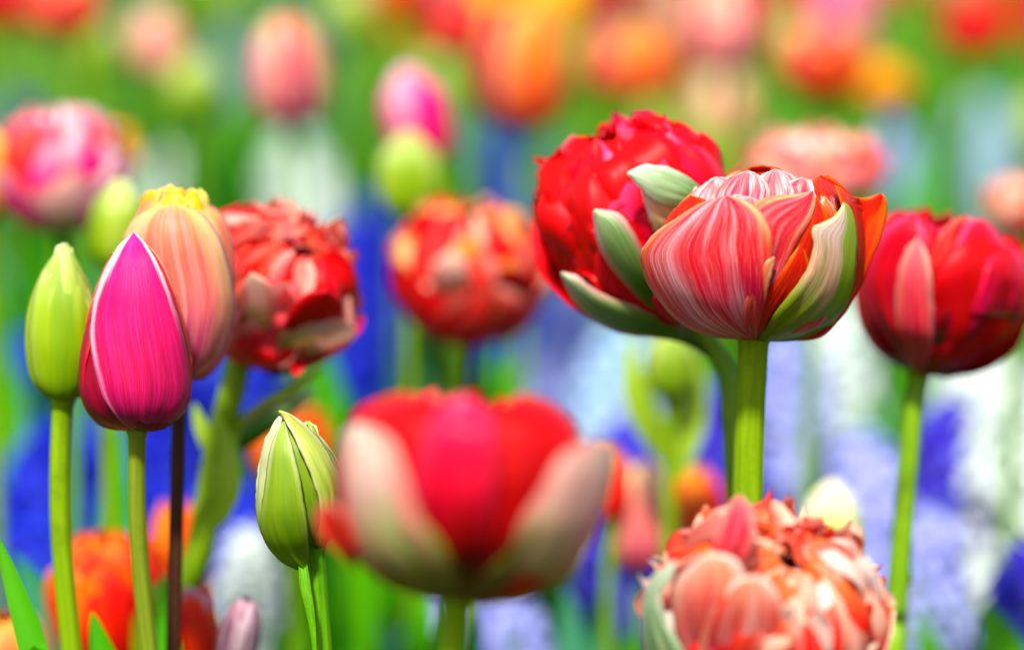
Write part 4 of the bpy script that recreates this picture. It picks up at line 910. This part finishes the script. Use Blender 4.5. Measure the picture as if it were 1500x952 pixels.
loft(root, bJ, 1.03, tw=32, Lp=[(370, 520), (400, 495), (430, 472), (464, 461), (497, 466), (520, 478)], Rp=[(375, 530), (420, 545), (460, 536), (492, 517), (516, 500), (520, 478)], mat='pale_green', s=1.05, seed=81, puff=.003)
loft(root, bJ, 1.03, tw=32, Lp=[(410, 490), (425, 455), (450, 430), (480, 425)], Rp=[(470, 480), (500, 465), (500, 440), (480, 425)], mat='red', s=1.05, seed=82, puff=.002)
arching_leaf(root, [at(300, 690, 1.03), at(340, 640, 1.03), at(385, 600, 1.02), at(430, 570, 1.02), at(478, 535, 1.02)], .0038, 'leaf_lime', 'bract', fold=.6)
arching_leaf(root, [at(285, 830, 1.04), at(300, 770, 1.03), at(330, 720, 1.02), at(335, 660, 1.02), at(318, 600, 1.02)], .0058, 'leaf_lime', fold=.5)
bS = [(575, 455, 4), (590, 430, 14), (605, 405, 20), (622, 385, 22), (640, 368, 16), (655, 355, 5)]
loft(root, bS, 1.02, [(350, 655), (352, 630), (378, 602), (420, 584), (462, 572)], [(356, 658), (385, 640), (412, 620), (436, 600), (462, 572)], 'green_blush', name='side_bud', thick=.001, fold=.0003)
arching_leaf(root, [at(318, 680, 1.035), at(305, 650, 1.03), at(292, 615, 1.03), at(284, 590, 1.03)], .003, 'leaf_lime', 'bract')

# loose leaves at the lower left
def loose_leaf(label, pts, wid, mat, fold=.3):
    d0 = pts[0]; base = Vector((d0.x, d0.y, 0))
    root = empty('tulip_leaf', base, label, 'leaf')
    arching_leaf(root, [Vector((base.x + .002, base.y, 0))] + list(pts), wid, mat, fold=fold, nv=26)
loose_leaf('narrow bright green leaf tip leaning in the lower left corner', [at(75, 1100, .93), at(52, 960, .93), at(22, 860, .93), at(-6, 778, .93)], .0052, 'leaf')
loose_leaf('broad blue green leaf curving behind the left bud stem', [at(120, 1150, 1.08), at(95, 980, 1.08), at(60, 870, 1.08), at(20, 810, 1.08)], .009, 'leaf_blue')
loose_leaf('short pointed green leaf between the left bud stem and the olive stem', [at(180, 1100, .97), at(165, 1010, .97), at(148, 950, .97), at(135, 895, .97)], .0075, 'leaf')
loose_leaf('slim green leaf rising between the olive stem and the foot of the leafy stem', [at(255, 1150, 1.0), at(250, 980, 1.0), at(243, 900, 1.0), at(240, 845, 1.0)], .005, 'leaf')
loose_leaf('wide green leaf blade straight behind the magenta tulip', [at(165, 1000, 1.18), at(165, 860, 1.18), at(170, 700, 1.18), at(165, 560, 1.18)], .009, 'leaf')
loose_leaf('green leaf in the lower right corner by the violet hyacinth', [at(1480, 1100, 1.15), at(1475, 1000, 1.15), at(1460, 930, 1.15), at(1440, 880, 1.15)], .013, 'leaf')
